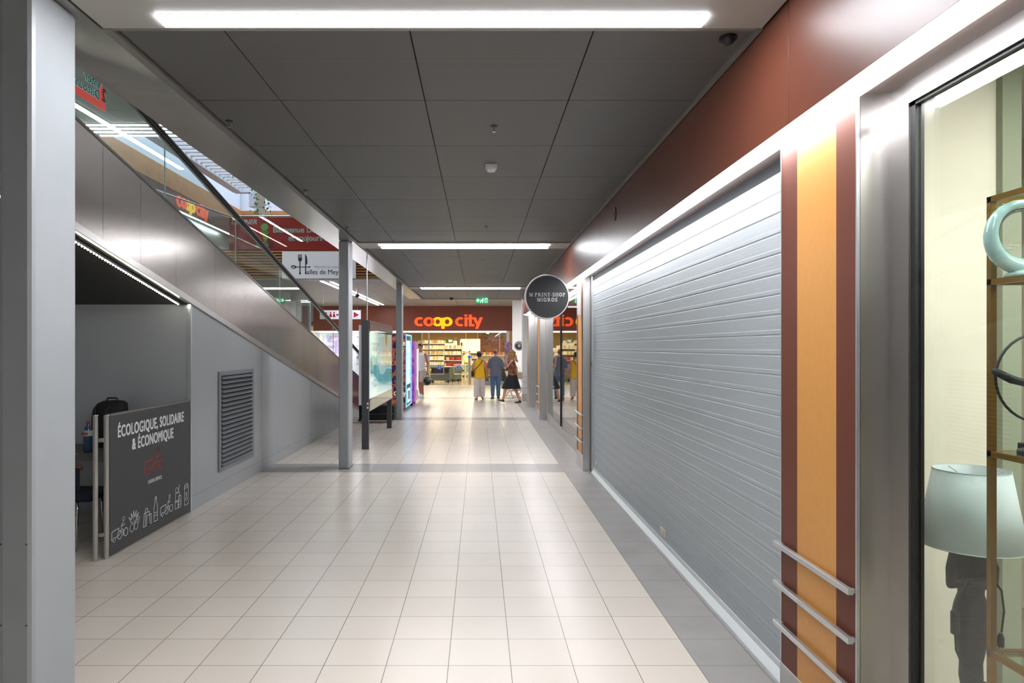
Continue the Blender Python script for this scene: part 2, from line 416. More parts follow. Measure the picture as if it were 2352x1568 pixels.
pillar(17.04, 17.7, 'striped pillar beyond the reflecting shop window')
t = thing('pillar', 'narrow bare stainless steel pillar near the end of the shop fronts', 'pillar', (XP-.03, 20.9, 0))
MB().box(0, .2, -.3, .3, 0, FZb).build('casing', M_steel, t, bevel=.004)

# roller shutter
sh = thing('roller_shutter', 'closed pale aluminium roller shutter filling the shop front', 'shutter', (XG, 6.7, 0))
y0, y1 = 3.45-6.7, 9.80-6.7
pit = .1115
prof = [(.004, 0), (.004, .002), (-.003, .0042), (-.0045, .009), (-.0045, .026), (-.0034, .0275), (-.0034, .104), (-.0015, .108), (.004, .1095), (.004, pit)]
P = []
z = .085
while z < 2.66:
    P += [(u, z+v) for u, v in prof[:-1]]; z += pit
top = z
bm_ = MB(); n = len(P)
vs = [Vector((u, y0, v)) for u, v in P]+[Vector((u, y1, v)) for u, v in P]
bm_.faces(vs, [(i, i+1, n+i+1, n+i) for i in range(n-1)])
cur = bm_.build('slat_curtain', M_shut, sh)
so = cur.modifiers.new('solid', 'SOLIDIFY'); so.thickness = .006; so.offset = 1
MB().box(-.014, .02, y0, y1, .03, .088).prism([(-.05, .006), (-.014, .05), (-.014, .0), (-.05, 0)], lambda u, v, w: Vector((u, w, v)), y0, y1).build('bottom_bar', mat('shutter_bar', (222, 226, 226), .35, .2), sh, bevel=.002)
MB().box(.0, .05, y0, y1, 0, .03).build('rubber_seal', M_rubber, sh)
MB().box(-.03, .05, y1, y1+.075, 0, FZb).build('guide_rail', M_alu, sh, bevel=.002)
MB().box(-.03, .05, y0-.06, y0, 0, FZb).build('guide_rail', M_alu, sh, bevel=.002)
MB().box(-.006, .09, y0, y1, 2.742, FZb).build('head_housing', mat('housing_grey', (40, 43, 45), .7, spec=.2), sh)
pl = MB().box(-.036, -.03, y1+.02, y1+.055, 1.42, 1.72).build('lock_plate', M_steel, sh)
MB().box(-.04, -.036, y1+.03, y1+.045, 1.52, 1.6).build('key_slot', M_black, pl)
for yy, zz in ((6.12-6.7, .155), (9.6-6.7, .16)):
    q = MB().box(-.017, -.010, yy-.1, yy+.05, zz-.03, zz+.03).build('sticker', mat('sticker', (205, 205, 190), .5), sh)
    MB().box(-.018, -.017, yy-.09, yy-.06, zz-.018, zz+.018).build('sticker_mark', mat('sticker_yellow', (200, 170, 50), .5), q)
struct('trim_5', MB().box(XG-.075, XG-.05, 3.44, 9.95, 0, .012), M_steel, 'threshold strip below the shutter')

# steel columns along the void
def column(y, label):
    t = thing('column', label, 'column', (-2.005, y, 0))
    MB().box(-.075, .075, 0, .33, 0, CEIL-.014).build('shaft', M_post, t, bevel=.022, smooth=False)
    b = MB()
    for z in (.22, .6, .95):
        for x in (-.062, .05): b.disc((x, z), .004, FY(0, 0, 0), -.002, .003, 8)
    b.build('screw', mat('screw_steel', (90, 90, 90), .4, .8), t)
    MB().box(-.08, .08, -.004, .334, 0, .012).build('floor_collar', M_frame, t)
column(2.95, 'grey steel column cut by the left edge of the picture')
column(10.11, 'grey steel column before the dark billboard frame')
column(17.1, 'slim grey steel column beside the lit vending machine')

# ---------------------------------------------------------------- travelator
XT = -3.15; SL = .2027
ct = lambda y: Z(1.806-SL*(y-5.29))      # top edge of the side cladding
cb = lambda y: Z(.92-SL*(y-5.29))        # bottom edge
tv = thing('travelator', 'steel clad inclined moving walkway with glass balustrade rising towards the viewer', 'travelator', (XT, 12, 0))
TX, TY = XT, 12
YE = 19.6
def tpr(mb, poly, x0, x1):   # polygon in (y, z), extruded in x, relative to travelator origin
    return mb.prism([(y-TY, z) for y, z in poly], lambda u, v, w: Vector((w, u, v)), x0-TX, x1-TX)
ylist = [-3, -1.6, -.5, .5, 1.5, 2.5, 3.6, 4.7, 5.72, 6.36, 7.1, 8.16, 9.2, 10.2, 11.25, 12.3, 13.3, 14.3, 15.3, 16.3, 17.3, 18.3]
for a, b_ in zip(ylist[:-1], ylist[1:]):
    m_ = MB(); tpr(m_, [(a+.002, max(0, cb(a))+.07), (b_-.002, max(.0, cb(b_))+.07), (b_-.002, ct(b_)-.012), (a+.002, ct(a)-.012)], XT-.02, XT)
    m_.build('cladding_panel', M_clad, tv)
m_ = MB(); tpr(m_, [(18.3, .01), (21.0, .01), (21.0, .35), (19.6, .42), (18.3, ct(18.3)-.012)], XT-.02, XT); m_.build('cladding_panel', M_clad, tv)
m_ = MB(); tpr(m_, [(-3, cb(-3)), (18.2, max(0, cb(18.2))), (18.2, cb(18.2)+.07), (-3, cb(-3)+.07)], XT-.03, XT+.012); m_.build('lower_edge_trim', M_steel, tv, bevel=.003)
m_ = MB(); tpr(m_, [(-3, ct(-3)-.014), (19.6, ct(19.6)-.014), (19.6, ct(19.6)+.01), (-3, ct(-3)+.01)], XT-.05, XT+.006); m_.build('upper_edge_trim', mat('edge_trim_metal', (120, 116, 112), .3, .9), tv)
m_ = MB(); tpr(m_, [(-3, cb(-3)+.001), (18.0, cb(18.0)+.001), (18.0, cb(18)+.03), (-3, cb(-3)+.03)], XT-1.5, XT-.03); m_.build('underside', M_dark, tv)
m_ = MB(); tpr(m_, [(-3, ct(-3)-.36), (19.6, ct(19.6)-.36), (19.6, ct(19.6)-.32), (-3, ct(-3)-.32)], XT-1.45, XT-.06); m_.build('pallet_deck', mat('ribbed_deck', (70, 70, 72), .5, .6), tv)
gy = [1.0, 3.2, 5.36, 6.91, 8.92, 10.9, 12.88, 14.9, 16.9, 18.9]
hr = .64
for side, xg in ((0, XT-.03), (1, XT-1.38)):
    for a, b_ in zip(gy[:-1], gy[1:]):
        m_ = MB(); tpr(m_, [(a+.004, ct(a)+.0), (b_-.004, ct(b_)+.0), (b_-.004, ct(b_)+hr), (a+.004, ct(a)+hr)], xg-.006, xg+.006); m_.build('glass_panel', M_glass, tv)
    if side == 0:
        for a in gy[1:-1]:
            m_ = MB(); tpr(m_, [(a-.003, ct(a)+.01), (a+.003, ct(a)+.01), (a+.003, ct(a)+hr-.03), (a-.003, ct(a)+hr-.03)], xg-.006, xg+.006); m_.build('panel_joint', mat('glass_edge', (205, 222, 216), .2), tv)
    pts = [(xg-TX, y-TY, ct(y)+hr+.02) for y in (-3, 5, 12, 19.2)]+[(xg-TX, 19.7-TY, ct(19.7)+hr-.02), (xg-TX, 20.05-TY, .9), (xg-TX, 20.15-TY, .7), (xg-TX, 20.0-TY, .5)]
    MB().tube(pts, .036, 10).build('handrail', M_rubber, tv, smooth=True)
    MB().tube([(p[0], p[1]-.0, p[2]-.05) for p in pts[:4]], .012, 6).build('handrail_track', M_steel, tv)
m_ = MB(); tpr(m_, [(18, cb(18)+.1), (19.6, .1), (19.6, ct(19.6)), (-3, ct(-3)), (-3, cb(-3)+.1)], XT-1.5, XT-1.46); m_.build('far_skirt', M_steel, tv)

# grey wall below the travelator and the recess
c = MB()
c.prism([(7.49, 0), (18.6, 0), (18.6, max(.02, cb(18.6))), (7.49, cb(7.49)-.002)], lambda u, v, w: Vector((w, u, v)), XT-.06, XT-.012)
struct('wall_left', c, M_gpanel, 'grey panelled wall under the travelator')
c = MB()
for y in (9.95, 10.75, 12.9, 15.1): c.box(XT-.0125, XT-.0112, y-.0012, y+.0012, 0, cb(y)-.02)
c.box(XT-.0125, XT-.0108, 7.52, 12.9, .158, .161)
struct('trim_6', c, mat('joint_grey', (116, 118, 121), .6), 'panel joints of the grey wall')
struct('wall_back', MB().box(-5.4, XT-.06, 7.50, 7.55, 0, 2.6), M_gpanel, 'grey back wall of the recess')
struct('trim_7', MB().box(XT-.03, XT+.0, 7.46, 7.5, 0, cb(7.49)+.0), M_alu, 'bright corner profile of the recess')
struct('trim_8', MB().box(-4.455, -4.44, 7.49, 7.50, 0, 1.9), M_black, 'dark joint in the recess wall')
struct('wall_left', MB().box(-5.45, -5.4, -8, 7.5, 0, 3.4), M_gpanel, 'far side of the recess')
# LED strip
sy0, sy1 = 3.6, 7.42
led = thing('led_strip', 'row of small bright LED points under the travelator edge', 'light', (XT-.1, 5.5, 0))
zz = lambda y: cb(y)-.035
MB().prism([(sy0-5.5, zz(sy0)+.008), (sy1-5.5, zz(sy1)+.008), (sy1-5.5, cb(sy1)-.004), (sy0-5.5, cb(sy0)-.004)], lambda u, v, w: Vector((w, u, v)), -.012, .012).build('carrier', M_alu, led)
M_led = mat('led_point', (255, 250, 225), .4, emit=95, ecol=(255, 250, 228))
ledm = None; y = sy0+.03
while y < sy1-.02:
    if ledm is None:
        ledm = MB().ball((0, 0, 0), .0065, n=8).build('led', M_led, led); q = ledm
    else: q = ledm.copy(); C.objects.link(q); q.parent = led
    q.location = (0, y-5.5, zz(y)+.004); y += .0435

# louvre vent
lv = thing('louvre_vent', 'grey framed louvre grille in the wall under the travelator', 'vent', (XT-.012, 8.9, .286))
MB().box(0, .02, -.63, -.57, 0, 1.22).box(0, .02, .57, .635, 0, 1.22).box(0, .02, -.57, .57, 1.17, 1.22).box(0, .02, -.57, .57, 0, .05).build('frame', mat('vent_grey', (126, 130, 134), .4), lv, bevel=.002)
MB().box(.0005, .002, -.57, .57, .05, 1.17).build('backing', M_black, lv)
n = 20
for i in range(n):
    zc = .05+.056*(i+.15)
    MB().prism([(.004, zc+.028), (.006, zc+.032), (.040, zc+.014), (.040, zc+.004), (.037, zc+.004), (.037, zc+.011)], lambda u, v, w: Vector((u, w, v)), -.57, .57).build('louvre_blade', mat('vent_grey'), lv)

# partition with lettering
pa = thing('counter_partition', 'dark grey partition with white French lettering and line icons', 'partition', (-3.17, 6.64, 0))
MB().box(-.02, .014, -.80, .82, .02, 1.215).build('panel', mat('dark_grey_board', (62, 62, 64), .5, bump=.04, bscale=900), pa, bevel=.002)
MB().box(-.024, .018, -.80, .82, 1.215, 1.228).build('top_edge', M_frame, pa)
MB().lathe([(.021, 0), (.021, 1.225), (.018, 1.232)], (-.062, -.885, 0)).build('post', M_steel, pa, smooth=False)
MB().lathe([(.021, .0), (.021, 1.22), (.018, 1.226)], (-.005, -.822, 0)).build('post', M_steel, pa)
MB().box(-.045, -.01, -.87, -.83, .2, .23).box(-.045, -.01, -.87, -.83, 1.0, 1.03).build('hinge', M_steel, pa)
M_wlet = mat('white_lettering', (226, 230, 232), .5); M_rlet = mat('red_line', (190, 52, 44), .5)
F = FX(.014, -.80, 0); W0, W1 = 0, .0015
MB().text('ÉCOLOGIQUE, SOLIDAIRE', .145, F, W0, W1, u=.79, v=1.015, sx=.74, bold=.0034, align='CENTER', spacing=1.08).build('lettering', M_wlet, pa)
MB().text('& ÉCONOMIQUE', .145, F, W0, W1, u=.79, v=.872, sx=.72, bold=.0034, align='CENTER', spacing=1.08).build('lettering', M_wlet, pa)
MB().text('CADDIE SERVICE', .048, F, W0, W1, u=.81, v=.50, sx=.72, bold=.0004, align='CENTER', spacing=1.1).build('lettering', M_wlet, pa)
def circ(cx, cy, r, n=16): return [(cx+r*math.cos(2*PI*i/n), cy+r*math.sin(2*PI*i/n)) for i in range(n)]
def cargo(mb, u, v, sx_, s, wd):
    sy_ = s*.78
    st = lambda pts, cl=False: mb.stroke([(u+a*sx_, v+b*sy_) for a, b in pts], wd, F, W0, W1, cl)
    cc = lambda cx, cy, r: mb.stroke(circ(u+cx*sx_, v+cy*sy_, r*s), wd, F, W0, W1, True)
    st([(.12, .13), (.0, .16), (.02, .62), (.1, .68), (.58, .72), (.6, .5)]); st([(.3, .2), (.62, .27)])
    cc(.2, .12, .11); cc(.66, .26, .2); cc(1.18, .26, .2)
    st([(.62, .27), (.82, .52), (.8, .8), (.95, .98)]); st([(.8, .8), (.92, .75), (1.1, .82)]); st([(.82, .55), (.96, .48), (.95, .12)]); cc(1.0, 1.17, .1)
def icon(fn, m_):
    b = MB(); fn(b); b.build('icon', m_, pa)
icon(lambda b: cargo(b, .60, .60, .285, .215, .008), M_rlet)
icon(lambda b: cargo(b, .025, .12, .2, .178, .0055), M_wlet)
icon(lambda b: cargo(b, .925, .12, .2, .178, .0055), M_wlet)
def st(b, u, v, s, L_):
    for pts, cl in L_: b.stroke([(u+a*s, v+c*s) for a, c in pts], .005, F, W0, W1, cl)
leaf = lambda x, y, a, l: ([(x, y), (x+l*.5*math.cos(a)-.1*l*math.sin(a), y+l*.5*math.sin(a)+.1*l*math.cos(a)), (x+l*math.cos(a), y+l*math.sin(a)), (x+l*.5*math.cos(a)+.1*l*math.sin(a), y+l*.5*math.sin(a)-.1*l*math.cos(a))], True)
icon(lambda b: st(b, .32, .12, .165, [leaf(.5, .4, a, .75) for a in (.8, 1.2, 1.6, 2.0, 2.4)]+[(circ(.3, .25, .22), True), (circ(.75, .25, .2), True), (circ(.95, .45, .1), True), (circ(1.05, .6, .1), True), (circ(.9, .65, .09), True)]), M_wlet)
icon(lambda b: st(b, .58, .11, .155, [([(0, 0), (.1, .8), (.75, .8), (.85, 0)], True), ([(.2, .8), (.3, 1.05), (.5, 1.05), (.55, .8)], False), ([(.4, 0), (.45, .6), (1.0, .6), (1.0, 0), (.4, 0)], False), ([(.25, 0), (.3, .8)], False)]), M_wlet)
icon(lambda b: st(b, .79, .11, .18, [([(0, 0), (0, .75), (.12, 1.05), (.12, 1.3), (.28, 1.3), (.28, 1.05), (.4, .75), (.4, 0)], True), ([(0, .3), (.4, .3)], False), ([(0, .45), (.4, .45)], False), ([(.1, 1.2), (.3, 1.2)], False)]), M_wlet)
icon(lambda b: st(b, 1.25, .12, .2, [([(0, 0), (0, .35), (.35, .35), (.35, 0)], True), ([(.4, 0), (.4, .6), (.7, .6), (.7, 0)], True), ([(0, .4), (.05, .8), (.5, .8), (.55, .4)], True), (circ(.2, .95, .14), True), ([(.4, .8), (.5, 1.2)], False), ([(.4, .15), (.7, .15)], False), ([(.4, .3), (.7, .3)], False)]), M_wlet)
icon(lambda b: st(b, 1.475, .11, .21, [([(0, 0), (0, .95), (.45, .95), (.45, 0)], True), ([(0, .85), (.45, .85)], False), ([(0, .95), (.05, 1.05), (.4, 1.05), (.45, .95)], False), ([(.15, .6), (.3, .6), (.22, .42)], True), (circ(.22, .3, .09), True)]), M_wlet)

# recess: desk, chair, bottle, backpack
dk = thing('desk', 'grey topped desk in the recess behind the partition', 'desk', (-4.1, 6.95, 0))
MB().box(-1.2, .85, -.42, .50, .715, .75).build('desk_top', mat('desk_grey', (96, 94, 92), .5), dk, bevel=.003)
for x in (-1.1, .75): MB().box(x-.025, x+.025, -.36, .44, .0, .03).box(x-.025, x+.025, -.03, .03, .03, .715).build('leg', M_black, dk)
bo = thing('water_bottle', 'large plastic water bottle with red cap standing on the desk', 'bottle', (-3.925, 6.86, .75))
M_pet = glass('bottle_plastic', (120, 160, 190))
MB().lathe([(.036, 0), (.044, .01), (.044, .07), (.041, .09), (.044, .11), (.044, .2), (.03, .25), (.014, .28), (.014, .29)], n=20).build('body', mat('blue_plastic', (52, 72, 92), .15), bo, smooth=True)
lb = MB().lathe([(.0448, .165), (.0448, .22), (.044, .221)], n=20).build('label', mat('label_white', (190, 190, 192), .5), bo)
MB().text('alais', .05, FY(-.045, -.0452, .178), 0, .0005, sx=.8, bold=.001).build('lettering', mat('label_red', (170, 25, 30), .5), lb)
MB().lathe([(.0165, .288), (.0165, .31), (.015, .313)], n=16).build('cap', mat('cap_red', (190, 30, 30), .4), bo)
pr = tag(MB().box(-4.15, -3.98, 6.6, 6.78, .7505, .7525).build('paper_sheet', mat('paper', (170, 172, 175), .6)), 'sheet of white paper lying on the desk beside the bottle', 'paper')
bp = thing('backpack', 'black backpack standing on the desk against the recess wall', 'bag', (-3.92, 7.25, .75))
b = MB()
b.loft([(0, 0, .0, .17, .1), (0, 0, .05, .185, .115), (0, 0, .30, .185, .115), (.01, .0, .40, .18, .10), (.025, .01, .46, .155, .08), (.04, .01, .485, .11, .05), (.04, .01, .49, .05, .03)], 20)
b.build('body', mat('black_fabric', (20, 20, 22), .75, bump=.2, bscale=200), bp, smooth=True)
MB().tube([(-.04, .0, .475), (-.02, -.0, .515), (.07, 0, .515), (.10, 0, .475)], .009).build('handle', M_black, bp, smooth=True)
MB().tube([(-.1, -.1, .42), (-.08, -.13, .3), (-.1, -.12, .1)], .008).build('strap', M_black, bp)
MB().box(-.12, .12, -.13, -.1, .05, .25).build('pocket', mat('black_fabric'), bp, bevel=.015)
cb_ = MB().tube([(.06, -.1, .44), (.02, -.125, .38), (.06, -.128, .25)], .003).build('zip', mat('zip_grey', (70, 70, 72), .4), bp)
ch = thing('visitor_chair', 'chair with wooden top rail and dark blue seat tucked at the desk', 'chair', (-3.68, 6.25, 0))
M_navy = mat('navy_fabric', (22, 28, 46), .85, bump=.2, bscale=300); M_chrome = mat('chrome', (200, 200, 200), .15, 1)
MB().box(-.25, .25, -.22, .24, .43, .49).build('seat', M_navy, ch, bevel=.025)
MB().tube([(-.27, -.25, .735), (-.15, -.27, .755), (0, -.28, .76), (.15, -.27, .755), (.2, -.26, .74)], .014).build('top_rail', mat('reddish_wood', (104, 46, 30), .4), ch, smooth=True)
MB().box(-.22, .18, -.275, -.255, .55, .74).build('backrest', M_navy, ch, bevel=.01)
for x, y in ((-.22, -.2), (.12, -.2), (-.22, .2), (.12, .2)):
    MB().tube([(x, y, .44), (x*1.0, y, .3), (x*1.12-.01, y*1.1, 0)], .011).build('leg', M_chrome, ch, smooth=True)

# ---------------------------------------------------------------- near shop window (right)
wn = thing('window_1', None, None); del wn['label']; del wn['category']; wn['kind'] = 'structure'
wn['label'] = 'large steel framed shop window at the right edge'
wn.location = (XG, 0, 0)
GT = Z(.94)
MB().box(0, .06, 2.63, 2.748, .0, FZb).build('window_frame', M_steel, wn)
MB().prism([(-6, GT), (2.63, GT), (2.748, FZb), (-6, FZb)], lambda u, v, w: Vector((w, u, v)), -.002, .06).build('window_frame', M_steel, wn)
MB().box(0, .06, -6, 2.63, 0, .16).build('window_sill', M_steel, wn)
MB().box(.01, .045, 2.605, 2.63, .16, GT).box(.01, .045, -6, 2.63, GT-.012, GT).build('gasket', M_black, wn)
MB().box(.022, .032, -6, 2.605, .16, GT-.012).build('pane', M_glass2, wn)
# interior of that shop
struct('wall_shop_back', MB().box(1.72, 2.47, 3.26, 3.30, 0, 3.3), M_beige, 'cream display panel in the shop window')
struct('trim_9', MB().box(2.47, 2.56, 3.22, 3.30, 0, 3.3), mat('sage_edge', (150, 158, 138), .6), 'sage edge of the display panel')
struct('wall_shop_side', MB().box(2.3, 6.0, 4.6, 4.65, 0, 3.3).box(5.9, 6.0, -7, 4.6, 0, 3.3), mat('warm_grey_wall', (176, 168, 152), .7))
struct('floor', MB().box(1.72, 6, -7, 4.6, .0, .05), mat('shop_floor', (150, 140, 124), .5))
struct('ceiling', MB().box(1.75, 6, -7, 4.6, 3.2, 3.3), M_white, 'ceiling inside the near shop')
def spot(x, y, wx, wy, lab):
    t = thing('ceiling_light', lab, 'light', (x, y, 3.2)); MB().box(-wx/2-.02, wx/2+.02, -wy/2-.02, wy/2+.02, -.05, -.002).build('housing', M_white, t)
    MB().box(-wx/2, wx/2, -wy/2, wy/2, -.06, -.051).build('diffuser', mat('shop_lamp', (255, 240, 215), .4, emit=E_SHOP, ecol=(255, 250, 243)), t)
spot(2.5, 1.9, .3, 1.2, 'added unseen ceiling panel lamp inside the near shop by the window')  # out-of-view panel added to brighten the cream display panel
spot(2.15, .5, .25, 1.2, 'added unseen ceiling panel lamp inside the near shop, closest to the viewer')  # out-of-view panel added to brighten the front of the lamp shade
spot(4.0, 1.0, .3, 1.8, 'warm ceiling panel lamp deeper inside the near shop')
# lamp with figure base
lx, ly = 1.946, 2.70
tl = thing('table_lamp', 'table lamp with pale blue shade on a black female figure', 'lamp', (lx, ly, 0))
M_shade = mat('shade_fabric', (216, 228, 234), .8, bump=.1, bscale=600)
b = MB(); n = 48
R = lambda r, z: [b.bm.verts.new((r*math.cos(2*PI*k/n), r*math.sin(2*PI*k/n), z)) for k in range(n)]
A, B = R(.181, 1.022), R(.130, 1.318)
for k in range(n): b.bm.faces.new((A[k], A[(k+1) % n], B[(k+1) % n], B[k]))
shd = b.build('lamp_shade', M_shade, tl, smooth=True); so = shd.modifiers.new('s', 'SOLIDIFY'); so.thickness = .003
MB().tube([(.130*math.cos(a*PI/12), .130*math.sin(a*PI/12), 1.318) for a in range(25)], .0022, 6).tube([(.181*math.cos(a*PI/12), .181*math.sin(a*PI/12), 1.022) for a in range(25)], .0022, 6).build('piping', mat('piping', (190, 200, 196), .7), shd)
MB().tube([(-.128, 0, 1.31), (0, 0, 1.27), (.128, 0, 1.31)], .002, 6).tube([(0, -.128, 1.31), (0, 0, 1.27), (0, .128, 1.31)], .002, 6).build('shade_carrier', M_steel, shd)
M_fig = mat('black_figure', (34, 34, 34), .55)
b = MB()
b.loft([(0, 0, .30, .05, .05), (0, 0, .34, .034, .04), (0, 0, .44, .03, .034), (0, 0, .50, .042, .042), (0, 0, .56, .038, .042), (0, 0, .66, .058, .056), (0, 0, .74, .068, .06), (0, 0, .79, .06, .05), (0, 0, .83, .047, .038), (0, 0, .88, .055, .042), (0, 0, .95, .066, .045), (0, 0, 1.0, .062, .042), (0, 0, 1.03, .03, .03), (0, 0, 1.07, .02, .02)], 20)
b.limb([(-.062, 0, 1.0), (-.088, -.01, .93), (-.095, -.02, .87)], [.02, .018, .016]).limb([(-.095, -.02, .87), (-.02, -.05, .89), (.04, -.05, .9)], [.016, .014, .012])
b.limb([(.062, 0, 1.0), (.085, -.01, .93), (.075, -.02, .87)], [.02, .018, .016]).limb([(.075, -.02, .87), (.02, -.058, .875), (-.045, -.05, .89)], [.016, .014, .012])
b.build('figure_base', M_fig, tl, remesh=.006)
MB().lathe([(.006, 1.05), (.006, 1.3)]).lathe([(.02, 1.07), (.02, 1.13)]).build('lamp_holder', M_black, tl)
MB().lathe([(.11, .262), (.11, .285), (.1, .30)]).build('foot', M_black, tl)
MB().tube([(-.05, -.05, .90), (-.085, -.07, .87), (-.115, -.08, .82), (-.118, -.08, .79)], .004).tube([(-.118, -.08, .70), (-.115, -.08, .64), (-.09, -.08, .58), (-.04, -.08, .53), (.05, -.07, .49), (.12, -.06, .47)], .004).tube([(.03, -.05, .93), (.075, -.06, .86), (.085, -.06, .78), (.075, -.06, .70)], .004).build('cable', M_black, tl, smooth=True)
MB().box(-.132, -.104, -.092, -.068, .70, .79).build('cable_switch', M_black, tl, bevel=.006)
MB().lathe([(.012, 0), (.012, .035), (.006, .05)], (.072, -.06, .645)).tube([(.066, -.06, .645), (.064, -.06, .622)], .002).tube([(.078, -.06, .645), (.077, -.06, .622)], .002).build('plug', M_black, tl)
st_ = thing('display_plinth', 'low dark round plinth under the figure lamp', 'plinth', (lx, ly, .05))
MB().lathe([(.17, 0), (.17, .18), (.175, .2), (.17, .212)]).build('drum', M_black, st_)
# brass shelf
sx, sy = 1.755, 2.36
bs = thing('display_shelf', 'open brass framed display shelf with glass shelves behind the window', 'shelf', (sx, sy, .05))
topz = Z(.5186)-.05
for x in (0, .42):
    for y in (0, -.9):
        MB().box(x, x+.02, y-.02, y, 0, topz).build('upright', M_brass, bs)
M_olive = mat('olive_metal', (104, 104, 78), .45, .3)
for i, z in enumerate((topz-.02, Z(.215)-.05, Z(-.375)-.05, Z(-1.06)-.05)):
    r = MB().box(0, .02, -.9, 0, z, z+.02).box(.42, .44, -.9, 0, z, z+.02).box(.02, .42, -.02, 0, z, z+.02).box(.02, .42, -.9, -.88, z, z+.02).build('shelf_frame', M_brass, bs)
    MB().box(.02, .42, -.88, -.02, z+.012, z+.02).build('glass_shelf', M_glass, r)
# ornaments
zs = lambda dz: Z(dz)+.021
vs_ = thing('loop_vase', 'pale blue glossy loop shaped vase with silver inside on the upper glass shelf', 'vase', (sx+.075, sy-.06, zs(.215)))
b = MB(); pts = []; rs = []
for k in range(29):
    a = -PI/2+2*PI*k/28; pts.append((.105*math.cos(a), .0, .142+.105*math.sin(a))); rs.append(.016+.012*(1-math.sin(a))/2)
b.tube(pts, rs, 12); b.build('body', mat('pale_blue_glaze', (168, 198, 200), .12, coat=.6), vs_, smooth=True)
MB().tube([(p[0]*.86, p[1], .142+(p[2]-.142)*.86) for p in pts], .011, 8).build('silver_lining', M_chrome, vs_, smooth=True)
MB().lathe([(.05, 0), (.052, .012), (.03, .024)]).build('foot', mat('pale_blue_glaze'), vs_, smooth=True)
rg = thing('ring_sculpture', 'thin black ring sculpture on the middle glass shelf', 'ornament', (sx+.085, sy-.12, zs(-.375)))
MB().tube([(.145*math.cos(a*PI/18), .0, .255+.145*math.sin(a*PI/18)) for a in range(37)], .0045, 8).build('ring', M_black, rg, smooth=True)
MB().limb([(0, 0, .02), (0, 0, .115)], [.006, .006]).limb([(-.145, 0, .275), (-.1, -.01, .25), (-.04, 0, .235), (.06, 0, .25)], [.012, .014, .012, .008]).build('figure', M_black, rg, smooth=True)
MB().lathe([(.06, 0), (.06, .015), (.05, .02)]).build('base', M_black, rg)
bx_ = tag(MB().box(0, .1, 0, .03, 0, .03).build('black_box', M_black, bevel=.003), 'small flat black box at the picture edge on the middle glass shelf', 'box'); bx_.location = (sx+.085, sy-.056, zs(-.375)); 
stt = thing('bronze_figurine', 'reddish bronze figurine on a mossy dark base on the lowest glass shelf', 'figurine', (sx+.16, sy-.12, zs(-1.06)))
MB().loft([(0, 0, 0, .1, .08), (0, 0, .03, .1, .08), (0, 0, .06, .07, .06), (0, 0, .09, .03, .03)], 18).build('base', mat('mossy_base', (60, 62, 46), .7, bump=.6, bscale=60, var=.3, vscale=20), stt, smooth=True)
MB().loft([(-.03, 0, .07, .03, .03), (-.03, 0, .15, .022, .022), (-.03, 0, .2, .032, .028), (-.03, 0, .26, .025, .02), (-.03, 0, .29, .012, .012)], 14).ball((-.03, 0, .31), .02).limb([(-.05, 0, .26), (-.06, -.02, .2)], [.009, .008]).limb([(-.01, 0, .26), (.01, -.02, .22)], [.009, .008]).build('figure', mat('bronze', (110, 52, 34), .35, .6), stt, remesh=.005)

# ---------------------------------------------------------------- far shop windows right
def front(n, y0, y1, ns, label, mullions):
    t = bpy.data.objects.new('window_%d' % n, None); C.objects.link(t); t['kind'] = 'structure'; t['label'] = label; t.location = (XG+.01, 0, 0)
    MB().box(0, .05, y0, y1, 0, .19).build('window_sill', M_steel, t)
    MB().box(0, .05, y0, y1, 2.72, FZb).box(0, .05, y0, y0+.06, .19, 2.72).box(0, .05, y1-.06, y1, .19, 2.72).build('window_frame', M_steel, t)
    prev = y0+.06
    for m_ in mullions:
        MB().box(0, .045, m_-.008, m_+.008, .19, 2.72).build('mullion', M_black, t); MB().box(.02, .03, prev, m_-.008, .19, 2.72).build('pane', M_glass2, t); prev = m_+.008
    MB().box(.02, .03, prev, y1-.06, .19, 2.72).build('pane', M_glass2, t)
front(2, 10.62, 17.03, 2, 'shop window mirroring the shoppers beyond the round sign', [14.0])
front(3, 17.72, 20.6, 2, 'steel framed glazed doors before the end of the shop fronts', [19.1])
struct('wall_shop_far', MB().box(3.4, 3.45, 10.3, 21, 0, 3.3), mat('dim_shop_wall', (150, 155, 155), .7))
struct('wall_shop_far', MB().box(1.72, 3.4, 10.2, 10.3, 0, 3.3).box(1.72, 3.4, 20.9, 21.0, 0, 3.3).box(1.72, 3.4, 10.3, 20.9, 3.2, 3.3), M_dark)
t = tag(MB().box(0, .3, -2.0, 2.0, 0, 1.9).build('shop_cabinet', mat('teal_cabinet', (120, 150, 150), .5), bevel=.01), 'tall pale teal cabinet inside the shop behind the mirroring window', 'cabinet'); t.location = (3.05, 14, 0)

# round sign
rs_ = thing('projecting_sign', 'round black projecting sign with white serif lettering', 'sign', (1.015, 10.2, 2.555))
MB().disc((0, 0), .332, FY(0, 0, 0), -.05, .045, 64).build('casing', mat('sign_rim', (196, 198, 200), .3, .5), rs_, bevel=.004)
MB().disc((0, 0), .314, FY(0, 0, 0), .045, .048, 64).build('sign_face', mat('sign_black', (34, 35, 38), .35), rs_)
